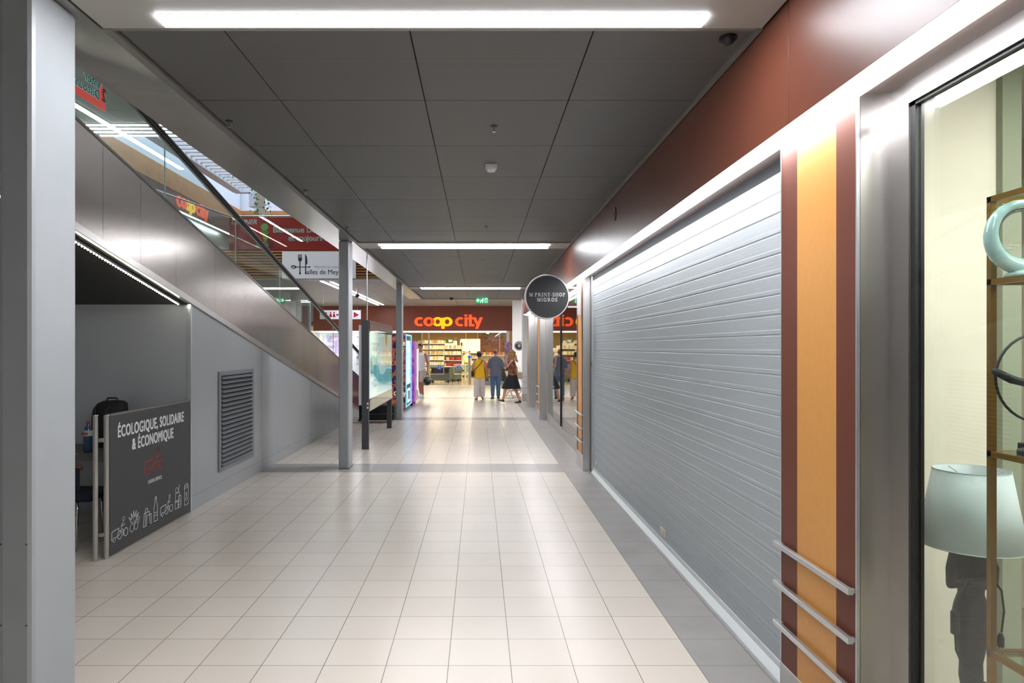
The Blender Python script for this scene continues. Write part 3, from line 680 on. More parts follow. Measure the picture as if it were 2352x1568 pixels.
# serif capitals drawn with strokes in a 0..1 cell
G = {'I': (.36, 'V0'), }
def serif(mb, word, u, v, h, sp, F, w0, w1):
    def R_(x0, y0_, x1, y1_): mb.prism([(u+x0*h, v+y0_*h), (u+x1*h, v+y0_*h), (u+x1*h, v+y1_*h), (u+x0*h, v+y1_*h)], F, w0, w1)
    def Q(*p): mb.prism([(u+a*h, v+b*h) for a, b in p], F, w0, w1)
    def stem(x, t=.16, y0_=0, y1_=1): R_(x, y0_, x+t, y1_)
    def ser(x0, x1, y): R_(x0, y, x1, y+.055)
    for chh in word:
        if chh == 'M':
            stem(.08, .07); stem(.74, .16); Q((.1, 1), (.27, 1), (.56, .12), (.46, .0)); Q((.46, 0), (.54, .0), (.82, .93), (.76, 1)); ser(0, .25, 0); ser(0, .22, .945); ser(.66, .98, 0); ser(.78, .98, .945); adv = .98
        elif chh in 'PR':
            stem(.1); ser(0, .38, 0); ser(0, .3, .945)
            mb.arc((u+.36*h, v+.74*h), .27*h, .14*h, -90, 90, F, w0, w1, 12); R_(.24, .94, .38, 1.0); R_(.24, .47, .38, .55); adv = .68
            if chh == 'R': Q((.34, .5), (.5, .5), (.82, .05), (.66, .0)); ser(.66, .86, 0); adv = .82
        elif chh == 'I': stem(.1); ser(0, .36, 0); ser(0, .36, .945); adv = .36
        elif chh == 'N': stem(.1, .07); stem(.72, .07); Q((.08, 1), (.27, 1), (.79, .0), (.7, .0)); ser(0, .28, 0); ser(0, .2, .945); ser(.6, .9, .945); adv = .88
        elif chh == 'T': stem(.27); ser(.17, .53, 0); R_(0, .93, .7, 1); R_(0, .76, .06, 1); R_(.64, .76, .7, 1); adv = .7
        elif chh == 'H': stem(.1); stem(.58); R_(.2, .47, .62, .54); [ser(a, b_, y) for a, b_ in ((0, .36), (.48, .84)) for y in (0, .945)]; adv = .84
        elif chh == 'O': mb.arc((u+.4*h, v+.5*h), .4*h, .24*h, 0, 360, F, w0, w1, 28, 1.28); adv = .8
        elif chh == 'G': mb.arc((u+.4*h, v+.5*h), .4*h, .25*h, 45, 335, F, w0, w1, 28, 1.28); R_(.6, .05, .76, .46); ser(.46, .86, .43); R_(.7, .74, .76, .98); adv = .84
        elif chh == 'S':
            mb.arc((u+.3*h, v+.74*h), .27*h, .13*h, 20, 270, F, w0, w1, 16); mb.arc((u+.3*h, v+.27*h), .28*h, .14*h, -160, 90, F, w0, w1, 16)
            R_(.5, .72, .56, 1.0); R_(.02, .0, .08, .28); adv = .6
        elif chh == '-': R_(.02, .34, .32, .43); adv = .34
        else: adv = .22
        u += (adv+sp)*h
    return u
def serif_w(word, h, sp):
    b = MB(); e = serif(b, word, 0, 0, h, sp, FY(0, 0, 0), 0, .001); b.bm.free(); return e-sp*h
b = MB()
for wd, hh, v, sp in (('M PRINT-SHOP', .055, .005, .17), ('MIGROS', .055, -.07, .22)):
    serif(b, wd, -serif_w(wd, hh, sp)/2, v, hh, sp, FY(0, 0, 0), .048, .0495)
b.build('lettering', mat('sign_white', (225, 226, 226), .4), rs_)
MB().box(.31, .50, -.02, .02, .125, .15).box(.31, .50, -.02, .02, -.16, -.135).build('bracket_arm', M_white, rs_)
MB().box(.455, .505, -.03, .03, -.27, .24).build('wall_plate', M_white, rs_, bevel=.003)

# ---------------------------------------------------------------- ceiling lamps
def strip(x0, x1, y0, label, group=None):
    t = thing('ceiling_light', label, 'light', ((x0+x1)/2, y0, CEIL), group=group); hx = (x1-x0)/2
    MB().box(-hx-.004, hx+.004, -.004, .122, -.014, -.0125).build('frame', M_white, t)
    MB().box(-hx, hx, 0, .118, -.019, -.0142).build('diffuser', M_lamp, t)
    return t
nm = ['behind the viewer', 'nearest the viewer', 'crossing mid corridor', 'at the corridor end']
for (a, b_), n_ in zip(bands, nm):
    strip(-1.548, 1.098, a+.404, 'white strip lamp across the ceiling %s, far one of its pair' % n_)
    strip(-1.548, 1.098, a+.104, 'white strip lamp across the ceiling %s, near one of its pair' % n_)
M_addlamp = mat('added_hall_lamp', (255, 255, 255), .4, emit=50, ecol=(252, 250, 250))  # for the added hall lamps that stay out of view
def hall_strip(x, y, w_, l, z, label, group=None, m_=None):
    t = thing('ceiling_light', label, 'light', (x, y, z), group=group)
    MB().box(-w_/2-.01, w_/2+.01, -l/2-.01, l/2+.01, -.02, -.002).build('frame', M_white, t)
    MB().box(-w_/2, w_/2, -l/2, l/2, -.028, -.0205).build('diffuser', m_ or M_ulamp, t); return t
hall_strip(-4.66, 25.9, .09, 11.4, HC, 'long strip lamp of the lower hall, left one of the pair')
hall_strip(-4.42, 25.9, .09, 11.0, HC, 'long strip lamp of the lower hall, right one of the pair')
for i, (px_, Y_) in enumerate(((-8.0, 22.6), (-8.0, 23.1), (-7.6, 28.5), (-7.5, 29.5))):
    hall_strip(px_, Y_, .9, .09, HC, 'short lamp left in the lower hall seen through balustrade glass', 'short lamps of the lower hall')
hall_strip(.6, 26.5, 2.6, .12, HC, 'added unseen cross lamp in front of the supermarket entrance', m_=M_addlamp)  # hidden fill lamp added to brighten the hall and brown fascia
hall_strip(4.0, 26.0, 3.0, .6, HC, 'added unseen lamp round the corner to the right of the cross hall', m_=M_addlamp)  # hidden fill lamp added to brighten the white pillar and walls
hall_strip(-1.2, 25.0, 2.6, .12, HC, 'added unseen cross lamp behind the end of the lowered ceiling', m_=M_addlamp)  # second hidden fill lamp added for the hall and fascia
# ceiling fittings
def sprinkler(x, y, label):
    t = thing('sprinkler', label, 'sprinkler', (x, y, CEIL))
    MB().lathe([(.026, -.004), (.026, 0)]).build('rosette', M_black, t); MB().lathe([(.006, -.04), (.008, -.006)]).lathe([(.013, -.044), (.013, -.04)]).build('head', M_chrome, t); return t
sp_ = [(-1.765, 4.82, 'left front'), (-1.764, 6.95, 'left middle'), (-1.76, 9.09, 'left far'), (.11, 4.93, 'centre front'), (.098, 9.02, 'centre middle'), (.08, 12.5, 'centre, beyond the second lamp pair'), (-1.76, 12.5, 'left, beyond the second lamp pair'), (-1.74, 14.8, 'left, second beyond the lamp pair')]
for x, y, l in sp_: sprinkler(x, y, 'small chrome sprinkler head in the dark ceiling, %s' % l)
t = thing('motion_sensor', 'small white motion sensor on the dark ceiling', 'sensor', (.107, 5.97, CEIL))
MB().box(-.05, .05, -.03, .03, -.03, 0).prism([(-.05, -.03), (.05, -.03), (.03, -.062), (-.03, -.062)], FY(0, 0, 0), -.03, .03).build('casing', M_white, t, bevel=.004)
MB().box(-.03, .03, -.034, -.03, -.05, -.025).build('lens', mat('sensor_lens', (235, 235, 235), .2), t)
t = thing('ceiling_camera', 'dark dome camera at the near right corner of the ceiling', 'camera', (1.285, 3.52, CEIL))
MB().lathe([(.045, -.012), (.045, 0)]).build('ring', M_black, t); MB().ball((0, 0, -.012), .035, .035, .03).build('dome', M_black, t, smooth=True)
t = thing('cable_outlet', 'dark cable outlet with loose wire on the brown fascia', 'cable', (XR, 7.11, 3.19))
MB().tube([(-.003, .05*math.cos(a*PI/10)-.0, .07*math.sin(a*PI/10)) for a in range(5, 16)], .005, 6).build('grommet', M_black, t)
MB().tube([(-.004, -.02, -.06), (-.014, .0, .0), (-.004, .03, .03)], .003, 6).build('wire', mat('copper_wire', (150, 90, 50), .4), t)
# exit sign
t = thing('exit_sign', 'green illuminated exit sign with running figure', 'sign', (.1, 22.0, Z(1.53)))
MB().box(-.2, .2, -.02, .02, -.1, .08).build('casing', mat('exit_green', (20, 150, 90), .4, emit=1.2), t)
F2 = FY(0, -.02, -.01)
MB().box(-.04, -.03, -.005, .005, .08, .09).box(-.18, -.17, -.005, .005, .08, .09).build('mount', M_white, t)
MB().stroke([(-.16, .0), (-.07, .0)], .02, F2, 0, .004).stroke([(-.12, .045), (-.17, 0), (-.12, -.045)], .02, F2, 0, .004).disc((.03, .05), .016, F2, 0, .004).stroke([(.02, .03), (0, -.01), (.03, -.04), (.02, -.07)], .02, F2, 0, .004).stroke([(0, -.01), (-.04, -.03), (-.05, -.07)], .018, F2, 0, .004).stroke([(-.03, .0), (.02, .025), (.06, .0)], .014, F2, 0, .004).stroke([(.1, -.07), (.1, .06), (.16, .06), (.16, -.07)], .016, F2, 0, .004).build('pictogram', mat('exit_white', (230, 250, 240), .4, emit=1.5), t)
t = thing('ceiling_camera', 'small dark dome camera left of the exit sign', 'camera', (-.88, 21.9, CEIL))
MB().lathe([(.06, -.02), (.07, 0)]).build('ring', M_black, t); MB().ball((0, 0, -.03), .05).build('dome', M_black, t, smooth=True)
t = thing('ceiling_camera', 'white dome camera under the lower hall ceiling beyond the column', 'camera', (-4.1, 23, HC))
MB().lathe([(.05, -.2), (.02, -.05), (.04, 0)]).build('mount', M_white, t); MB().ball((0, 0, -.24), .075).build('dome', M_black, t, smooth=True)
# small red shop sign at the end
t = thing('shop_sign', 'small red shop sign at the far end of the right fascia', 'sign', (1.42, 21.3, 2.95))
MB().box(0, .14, 0, .4, 0, .33).build('casing', mat('red_sign', (205, 40, 36), .4, emit=.8), t); MB().text('M', .3, FY(.0, 0, .05), 0, .004, sx=.6, bold=.006).build('lettering', mat('sign_lett', (235, 235, 235), .4, emit=.6), t)
MB().box(0, .16, 0, .4, -.1, -.002).build('lower_box', M_brown, t); MB().box(.01, .15, .01, .39, -.115, -.1).build('lamp_diffuser', M_ulamp, t)

# ---------------------------------------------------------------- billboard
bb = thing('billboard', 'freestanding dark framed billboard with pale blue poster behind glass', 'billboard', (-2.0, 13.7, 0))
MB().box(-.07, .05, -1.64, -1.56, 0, 2.285).build('post', M_anth, bb, bevel=.003)
MB().box(-.06, .045, 1.56, 1.64, 0, .7).build('post', M_anth, bb, bevel=.003)
MB().box(-.03, .045, -1.56, 1.64, .655, 2.285).build('casing', mat('billboard_casing', (74, 50, 44), .3), bb, bevel=.003)
MB().box(-.13, -.075, -1.6, 1.6, .78, 2.2).build('rear_lightbox', mat('lightbox_edge', (200, 203, 205), .4), bb, bevel=.002)
F = FX(.0455, -1.52, .66)
pst = MB().prism([(.02, .22), (3.12, .22), (3.12, 1.42), (.02, 1.42)], F, 0, .003).build('poster', mat('poster_pale', (186, 216, 226), .5, emit=1.5), bb)
q = MB().prism([(.06, .95), (.5, 1.0), (.9, .9), (1.3, .62), (1.8, .6), (2.3, .7), (3.1, .66), (3.1, .40), (2.0, .38), (1.2, .45), (.8, .52), (.3, .66), (.06, .68)], F, .003, .004).build('poster_print', mat('poster_teal', (110, 190, 204), .5, emit=1.2), pst)
MB().prism([(1.5, 1.38), (3.1, 1.38), (3.1, .72), (2.3, .74), (1.6, .9)], F, .003, .0042).build('poster_print', mat('poster_cream', (214, 222, 206), .5, emit=1.1), pst)
MB().prism([(2.0, 1.42), (2.05, 1.25), (2.2, 1.18), (2.35, 1.25), (2.4, 1.42)], F, .0042, .005).build('poster_print', mat('poster_green', (160, 186, 120), .5, emit=.9), pst)
MB().prism([(.06, .25), (.9, .25), (1.1, .45), (.8, .56), (.4, .66), (.06, .68)], F, .003, .0044).build('poster_print', mat('poster_white', (214, 232, 238), .5, emit=1.5), pst)
b = MB()
for k, (u, v, l) in enumerate(((.25, 1.22, .9), (.25, 1.19, .9), (.3, 1.15, .7), (.3, 1.12, .7), (.3, 1.09, .7), (.5, .42, .4))): b.stroke([(u, v), (u+l, v)], .012, F, .0045, .0052, joint=False)
b.build('poster_text', mat('poster_ink', (120, 170, 200), .5), pst)
MB().box(.052, .056, -1.52, 1.62, .67, 2.27).build('glass_door', M_glass2, bb)
MB().box(.05, .064, -1.58, 1.62, 2.12, 2.27).build('header', mat('header_brown', (64, 40, 34), .25), bb)
MB().text('JCD', .05, FX(.064, -.1, 2.17), 0, .001).build('maker_mark', mat('mark_grey', (150, 140, 135), .5), bb)
MB().box(.02, .0505, -1.645, -1.64, .79, .83).box(.02, .0505, -1.645, -1.64, .72, .76).build('sticker', mat('sticker_white', (190, 195, 200), .5), bb)
MB().tube([(0, -1.5, 2.285), (0, -1.5, CEIL-.012)], .011, 8).build('tie_rod', M_steel, bb)

# ---------------------------------------------------------------- suitcase and vending machines
sc = thing('suitcase', 'black suitcase lying on the floor behind the billboard', 'suitcase', (-2.45, 16.6, 0))
MB().box(-.4, .42, -.2, .22, .05, .42).build('shell', mat('black_nylon', (16, 16, 18), .7, bump=.2, bscale=150), sc, bevel=.05)
for x in (-.42,): MB().box(x-.03, x+.03, -.1, .1, .05, .40).build('wheel_plate', M_black, sc, bevel=.01)
for x, y in ((-.43, -.12), (-.43, .12)): MB().lathe([(.035, -.02), (.035, .02)], (0, 0, 0)).build('wheel', M_rubber, sc).location = (x, y, .05)
MB().tube([(-.1, -.21, .25), (-.08, -.235, .27), (.08, -.235, .27), (.1, -.21, .25)], .01).build('handle', M_black, sc)
MB().box(-.38, .40, -.225, -.2, .2, .215).build('zip', mat('zip_grey'), sc)
def vending(label, x, y, wx, wy, h, mside, mfront, neon=None):
    t = thing('vending_machine', label, 'vending machine', (x, y, 0))
    MB().box(-wx, 0, 0, wy, .1, h).build('cabinet', mside, t, bevel=.015)
    MB().box(.0, .02, .03, wy-.03, .12, h-.02).build('front_panel', mfront, t, bevel=.006)
    for a, b_ in ((-.1, .12), (-.1, wy-.12), (-wx+.1, .12), (-wx+.1, wy-.12)): MB().disc((0, .05), .05, FY(0, 0, 0), -.02, .02, 14).build('castor', M_rubber, t).location = (a, b_, 0)
    return t
M_night = ramp_mat('night_print', [(20, 30, 80), (30, 26, 70), (90, 40, 110), (220, 120, 60), (40, 30, 90), (24, 60, 120)], 4.5)
M_viol = ramp_mat('violet_print', [(180, 80, 190), (120, 70, 200), (210, 120, 210), (90, 60, 160)], 2.5, emit=.15)
v1 = vending('vending machine with glowing pale blue front and cyan neon edges', -2.07, 19.15, 1.0, 1.5, 2.19, M_night, mat('vend_black', (22, 30, 44), .3))
scn = MB().box(.02, .028, .18, 1.2, .75, 2.0).build('screen', ramp_mat('pale_screen', [(170, 205, 250), (225, 235, 255), (120, 170, 235), (240, 240, 255)], 2.0, emit=1.1, stretch=(1, .3, 3)), v1)
MB().box(.02, .03, .35, 1.15, .22, .62).build('pick_up_flap', mat('flap_white', (210, 225, 245), .4, emit=.7), v1)
MB().box(.03, .033, .55, .95, .3, .55).build('flap_print', mat('flap_blue', (30, 50, 120), .4), v1)
b = MB()
for a in (.0, 1.46): b.box(.02, .032, a, a+.035, .12, 2.17)
b.box(.02, .032, .0, 1.49, 2.14, 2.17).box(.02, .032, 0, 1.49, .12, .14).build('neon_edge', mat('neon_cyan', (90, 200, 250), .4, emit=2.6), v1)
b = MB(); F = FY(-.62, -.001, 0)
for wd, u, v, s in (('one', .38, 1.86, .2), ('tea', .38, 1.68, .2), ('ty', .38, 1.42, .26), ('Cardi', -.2, .46, .16), ('Candy', .3, .46, .16)): b.text(wd, s, F, .0, .004, u=u, v=v, bold=.006, sx=.8)
b.build('side_lettering', mat('cream_letter', (235, 220, 180), .5, emit=.3), v1)
v2 = vending('pink and violet vending machine behind the blue one', -1.99, 21.0, .85, 1.15, 2.0, M_viol, mat('vend_pink', (196, 110, 190), .3, emit=.15))
MB().box(.02, .03, .75, 1.05, .45, 1.75).build('light_strip', mat('pink_glow', (250, 235, 255), .4, emit=2.2), v2)
b = MB(); b.loft([(-.35, .3, 2.0, .25, .25), (-.35, .3, 2.12, .2, .2), (-.35, .3, 2.18, .06, .06)], 14).build('top_light', mat('top_glow', (250, 200, 250), .4, emit=1.8), v2, smooth=True)
MB().box(.02, .03, .1, .6, .25, .9).build('lower_print', ramp_mat('pink_print', [(220, 60, 120), (60, 160, 170), (240, 180, 200), (90, 40, 120)], 7, emit=.2), v2)

# ---------------------------------------------------------------- supermarket front
YF = 32.8
struct('wall_back', MB().box(-8.5, -7.0, YF, YF+.15, 2.6, HC).box(-7.0, -3.0, YF, YF+.15, 2.6, HC).box(-2.995, -.9, YF, YF+.15, 2.6, HC).box(-.895, 1.61, YF, YF+.15, 2.6, HC), mat('market_fascia_brown_lit', (138, 72, 50), .4, bump=.05, bscale=600), 'brown fascia over the supermarket entrance')  # brown panel colour lightened in place of stronger lamp light
struct('wall_back', MB().box(-14, -8.5, YF-3, YF+.15, 0, HC), mat('dim_grey_wall', (110, 106, 104), .6), 'dim wall left in the lower hall')
struct('trim_10', MB().box(-8.4, 1.4, YF-.03, YF+.1, 2.52, 2.6), mat('lit_white_edge', (240, 240, 240), .4, emit=1.3), 'lit white edge below the brown fascia')
struct('trim_11', MB().box(1.32, 1.46, YF-.05, YF+.1, 0, 2.6), M_alu, 'grey jamb right of the supermarket entrance')
struct('wall_back', MB().box(1.46, 1.7, YF-.02, YF+.12, 0, 2.6), M_orange, 'orange panel right of the supermarket entrance')
struct('wall_back', MB().box(-5.1, -4.1, YF, YF+.15, 0, 2.6), M_white, 'white wall between the two shops at the back')
struct('floor', MB().box(-14, 9, 33, 48, -.1, 0), mat('supermarket_floor', (148, 146, 122), .12, var=.06))
struct('wall_market_back', MB().box(-6, 5, 46, 46.1, 0, 3.0), mat('warm_wall', (186, 150, 96), .7))
struct('wall_market_right', MB().box(2.6, 2.7, 33, 46, 0, 3.0), M_beige); struct('wall_market_left', MB().box(-5.1, -5.0, 33, 46, 0, 3.0), M_beige)
struct('ceiling', MB().box(-6, 5, YF+.16, 46, 2.95, 3.05), mat('market_ceiling', (96, 84, 62), .7), 'dark ceiling in the supermarket')
struct('wall_brick', MB().box(.0, 2.6, 44, 44.1, 1.45, 2.5), brick_mat('brick', (150, 84, 52), (92, 50, 34), (60, 44, 36), 3.2), 'brick clad wall inside the supermarket')
for i, (x, y) in enumerate(((-3.4, 35), (-1.2, 35), (1.2, 35), (-2.4, 38), (0, 38), (1.6, 38), (-3, 41.5), (-.5, 41.5), (1.3, 41.5))):
    hall_strip(x, y, 1.2, .25, 2.95, 'warm lamp panel in the supermarket ceiling', 'supermarket ceiling lamps', mat('market_lamp', (255, 232, 190), .4, emit=105, ecol=(255, 236, 204)))
for i, (x, y) in enumerate(((-2.0, 33.8), (-.7, 34.3), (-2.9, 36.0), (.8, 34.6))):
    t = thing('spotlight', 'small round spotlight glowing near the supermarket entrance', 'light', (x, y, 2.95), group='supermarket spotlights')
    MB().lathe([(.05, -.25), (.05, -.1), (.02, 0)]).build('housing', M_black, t); MB().ball((0, 0, -.27), .07).build('bulb', mat('bulb', (255, 240, 200), .4, emit=12), t, smooth=True)
# entrance mullions and low glass
struct('trim_12', MB().box(-2.76, -2.72, YF, YF+.05, 0, 2.52).box(-2.44, -2.38, YF, YF+.05, 0, 2.52).box(.98, 1.01, YF, YF+.05, .2, 2.52).box(-4.1, -4.04, YF, YF+.05, 0, 2.52), mat('pale_metal', (196, 190, 160), .4, .5), 'slim metal posts of the entrance glazing')
wn4 = MB().box(-4.04, -2.76, YF+.02, YF+.03, .15, 2.5).box(.1, 1.32, YF+.02, YF+.03, .15, 2.5).build('window_4', M_glass); wn4['kind'] = 'structure'; wn4['label'] = 'glazing on both sides of the supermarket entrance'
struct('trim_13', MB().box(-4.04, -2.44, YF-.04, YF+.06, 0, .18).box(.0, 1.32, YF-.04, YF+.06, 0, .18), M_lightgrey, 'plinth below the entrance glazing')
# sign "coop city"
cs = thing('letter_sign', 'glowing orange and yellow letter sign over the supermarket entrance', 'sign', (-3.09, YF-.06, Z(1.02)))
def ell(mb, cx, cy, ax, ay, ix, iy, a0, a1, F, w0, w1, n=36):
    a0, a1 = math.radians(a0), math.radians(a1)
    P = [(cx+kx*math.cos(a0+(a1-a0)*i/n), cy+ky*math.sin(a0+(a1-a0)*i/n)) for i in range(n+1) for kx, ky in ((ix, iy), (ax, ay))]
    m = len(P); vs = [F(u, v, w0) for u, v in P]+[F(u, v, w1) for u, v in P]; fs = []
    for i in range(n):
        a, b, c_, d = 2*i, 2*i+1, 2*i+3, 2*i+2; fs += [(a, b, c_, d), (m+d, m+c_, m+b, m+a), (a, d, m+d, m+a), (b, m+b, m+c_, c_)]
    if abs(a1-a0) < 6.28: fs += [(0, m, m+1, 1), (2*n, 2*n+1, m+2*n+1, m+2*n)]
    return mb.faces(vs, fs)
def coop(parent, F, k, e=1.0):
    F_ = lambda u, v, w: F(u*k, v*k, w)
    mo = mat('letter_orange', (236, 88, 34), .4, emit=e); my = mat('letter_yellow', (250, 190, 10), .4, emit=e); mr_ = mat('letter_red', (222, 52, 22), .4, emit=e)
    Rg = lambda x, a0=0, a1=360, w=.26: (lambda b, w1: ell(b, x, .22, w, .222, .105, .115, a0, a1, F_, 0, w1))
    def p_(b, w1): Rg(1.567)(b, w1); b.prism([(1.29, .22), (1.445, .22), (1.445, -.115), (1.29, -.115)], F_, 0, w1-.001).prism([(1.29, .2), (1.42, .2), (1.42, .41), (1.29, .40)], F_, 0, w1-.001)
    def i_(b, w1): b.prism([(2.40, 0), (2.54, 0), (2.54, .43), (2.40, .43)], F_, 0, w1).prism([(2.39, .475), (2.535, .475), (2.535, .56), (2.39, .56)], F_, 0, w1)
    def t_(b, w1): b.prism([(2.61, 0), (2.75, 0), (2.75, .56), (2.61, .56)], F_, 0, w1).prism([(2.56, .335), (2.90, .335), (2.90, .43), (2.56, .43)], F_, 0, w1-.001).prism([(2.7, 0), (2.87, 0), (2.87, .1), (2.7, .1)], F_, 0, w1-.001)
    def y_(b, w1): b.prism([(2.78, .43), (2.94, .43), (3.06, .17), (2.99, .02)], F_, 0, w1-.002).prism([(3.13, .43), (3.28, .43), (3.05, -.115), (2.91, -.115)], F_, 0, w1)
    L_ = [(Rg(.25, 48, 312, .25), mo, 0), (Rg(.69), mo, .004), (Rg(1.116), my, .008), (p_, my, .004), (Rg(2.19, 48, 312, .24), mo, 0), (i_, mo, 0), (t_, mo, 0), (y_, mo, .004)]
    for fn, m_, dz in L_:
        b = MB(); fn(b, .05+dz); b.build('letter', m_, parent)
    b = MB(); b.prism([(.90, .08), (.94, .14), (.953, .22), (.94, .30), (.90, .36), (.865, .29), (.855, .22), (.865, .15)], F_, .059, .064); b.build('letter_overlap', mr_, parent)
coop(cs, FY(0, 0, 0), 1.0)
MB().box(.1, 3.1, .02, .04, .1, .12).box(.1, 3.1, .02, .04, .35, .37).build('mounting_rail', M_frame, cs)
# left white shop
struct('wall_salon', MB().box(-8.4, -5.1, 36.0, 36.1, 0, 2.6), mat('salon_white_glow', (225, 222, 232), .5, emit=.35), 'white rear wall of the left shop')  # wall given its own glow for the bright shop interior
struct('wall_salon_left', MB().box(-8.5, -8.4, 33, 36, 0, 2.6).box(-5.1, -5.05, 33, 36, 0, 2.6), M_white)
struct('ceiling', MB().box(-8.5, -5.05, YF+.15, 36, 2.6, 2.7), M_white, 'ceiling of the left shop')
hall_strip(-6.8, 34.4, 2.6, 1.2, 2.6, 'wide lamp panel in the left shop at the back')
for i, (x, w_, z_, h_, m_, lab) in enumerate(((-7.6, 1.3, 1.5, .9, ramp_mat('lilac_print', [(230, 225, 240), (170, 140, 190), (240, 238, 245)], 2, emit=.3), 'large lilac poster on the rear wall of the left shop'), (-6.05, .8, .9, 1.5, ramp_mat('portrait_print', [(225, 225, 235), (110, 100, 120), (236, 236, 240)], 2.4, emit=.3), 'pale poster with dark shape in the left shop'))):  # prints carry the same added glow as the wall
    t = thing('poster', lab, 'poster', (x, 35.98, z_)); MB().box(-w_/2, w_/2, -.02, 0, 0, h_).build('print', m_, t); MB().box(-w_/2-.03, w_/2+.03, -.012, .0, -.03, 0).box(-w_/2-.03, w_/2+.03, -.012, 0, h_, h_+.03).build('frame', M_white, t)
t = thing('poster', 'small pink notice near the foot of the travelator', 'poster', (-3.1, 21.6, 1.1))
MB().box(-.14, .2, 0, .02, 0, .42).build('print', mat('pink_paper', (228, 120, 130), .5), t); MB().box(-.02, .02, .02, .04, -1.1, .3).box(-.15, .15, -.1, .15, -1.1, -1.08).build('stand', M_frame, t)
# left lower hall: column, hanging sign
t = thing('column', 'broad grey column in the lower hall behind the balustrade glass', 'column', (-6.7, 25.0, 0)); MB().lathe([(.19, 0), (.19, HC)], n=32).build('shaft', M_post, t, smooth=False)
hs = thing('hanging_sign', 'white hanging direction sign with red arrows and toilet figures', 'sign', (-4.87, 24, Z(1.02)))
MB().box(-.72, .72, -.015, .015, -.02, .285).build('panel', mat('sign_board_white', (226, 226, 230), .4, emit=.25), hs, bevel=.003)
MB().box(-.73, .73, -.02, .02, .285, .30).build('top_rail', M_alu, hs)
MB().tube([(-.6, 0, .3), (-.6, 0, HC-Z(1.02))], .004, 6).tube([(.6, 0, .3), (.6, 0, HC-Z(1.02))], .004, 6).build('cable', M_steel, hs)
F = FY(0, -.015, 0); mcr = mat('crimson', (176, 20, 60), .5)
MB().prism([(-.66, .13), (-.47, .03), (-.47, .24)], F, 0, .003).build('arrow', mcr, hs); MB().prism([(.66, .13), (.47, .03), (.47, .24)], F, 0, .003).build('arrow', mcr, hs)
b = MB()
for x in (-.34, -.22): b.disc((x, .21), .03, F, 0, .003).prism([(x-.03, .17), (x+.03, .17), (x+.05, .05), (x-.05, .05)], F, 0, .003)
for x in (-.1, .05, .2): b.disc((x, .13), .04, F, 0, .003)
b.build('pictogram', mcr, hs)
MB().box(-.422, -.416, -.017, -.015, .0, .27).box(-.152, -.146, -.017, -.015, .0, .27).box(.4, .406, -.017, -.015, 0, .27).build('divider', M_black, hs)

# ---------------------------------------------------------------- upper level across the void
YV = 19.9
b = MB(); 
for i in range(10):
    z0 = HC+.05+i*.082; b.box(-9.5, -2.28, YV-.02, YV+.02, z0, z0+.042)
struct('trim_14', b, mat('wood_slat', (196, 138, 70), .5, var=.08, vscale=4), 'horizontal wooden slats on the slab edge across the void')
struct('wall_void', MB().box(-9.5, -2.28, YV+.03, YV+.05, HC-.02, UF+.0), mat('slat_backing', (96, 56, 44), .6), 'brown slab edge behind the slats')
struct('trim_15', MB().box(-9.5, -2.28, YV-.03, YV+.05, HC-.02, HC+.03), M_clad, 'polished edge under the slats')
struct('floor', MB().box(-14, -2.28, 20.0, 38, UF-.15, UF), M_floor, 'upper floor beyond the void')
struct('floor', MB().box(-14, -9.5, -8, 20.0, UF-.6, UF), M_floor, 'upper floor left of the void')
wb = thing('signboard', 'white signboard with fork and knife emblem on the slatted edge', 'sign', (-5.72, YV-.06, HC+.02))
MB().box(0, 2.14, 0, .03, 0, .78).build('board', mat('board_white', (224, 226, 232), .5, emit=.18), wb, bevel=.002)
F = FY(0, 0, 0); M_ink = mat('ink_dark', (44, 44, 50), .5)
MB().text('alles de Meyrin', .2, F, 0, .003, u=.715, v=.12, sx=.93, bold=.0012).build('lettering', M_ink, wb)
MB().text('Marché et traiteur', .11, F, 0, .003, u=.93, v=.30, sx=1.05).build('lettering', mat('ink_pale', (160, 160, 166), .5), wb)
b = MB()   # fork, knife and crossing spoon
b.prism([(.505, .12), (.535, .12), (.535, .5), (.505, .5)], F, 0, .003).prism([(.475, .50), (.565, .50), (.58, .56), (.58, .60), (.46, .60), (.475, .54)], F, 0, .003)
for x in (.462, .493, .524, .555): b.prism([(x, .6), (x+.018, .6), (x+.018, .7), (x, .7)], F, 0, .003)
b.disc((.52, .15), .026, F, 0, .0032, 14, 1.6)
b.prism([(.67, .12), (.70, .12), (.70, .4), (.735, .42), (.735, .52), (.72, .62), (.685, .70), (.67, .70)], F, 0, .003).disc((.688, .16), .026, F, 0, .0032, 14, 1.6)
b.prism([(.36, .318), (.82, .318), (.82, .342), (.36, .342)], F, 0, .0034).disc((.8, .33), .026, F, 0, .0036, 14, .9).disc((.33, .33), .085, F, 0, .003, 20, .6)
b.build('emblem', M_ink, wb)
MB().text('Les', .11, F, .0036, .005, u=.25, v=.30, sx=.8, bold=.001).build('lettering', mat('board_white'), wb)
bn = thing('banner', 'long red banner with fruit and pale lettering on the upper balustrade', 'banner', (-7.27, YV-.03, UF-.02))
MB().box(0, 5.0, 0, .01, 0, .94).build('cloth', M_red, bn)
M_pl = mat('banner_lettering', (176, 200, 196), .5, emit=.1)
F = FY(0, 0, 0)
MB().text('DENNER', .2, F, 0, .003, u=.06, v=.74, sx=.95, shear=.25, bold=.004).build('lettering', M_pl, bn)
MB().text('Bienvenue Denner', .24, F, 0, .003, u=1.27, v=.5, sx=.92, bold=.006).build('lettering', M_pl, bn)
MB().text('et toujours à', .24, F, 0, .003, u=1.72, v=.26, sx=.92, bold=.006).build('lettering', M_pl, bn)
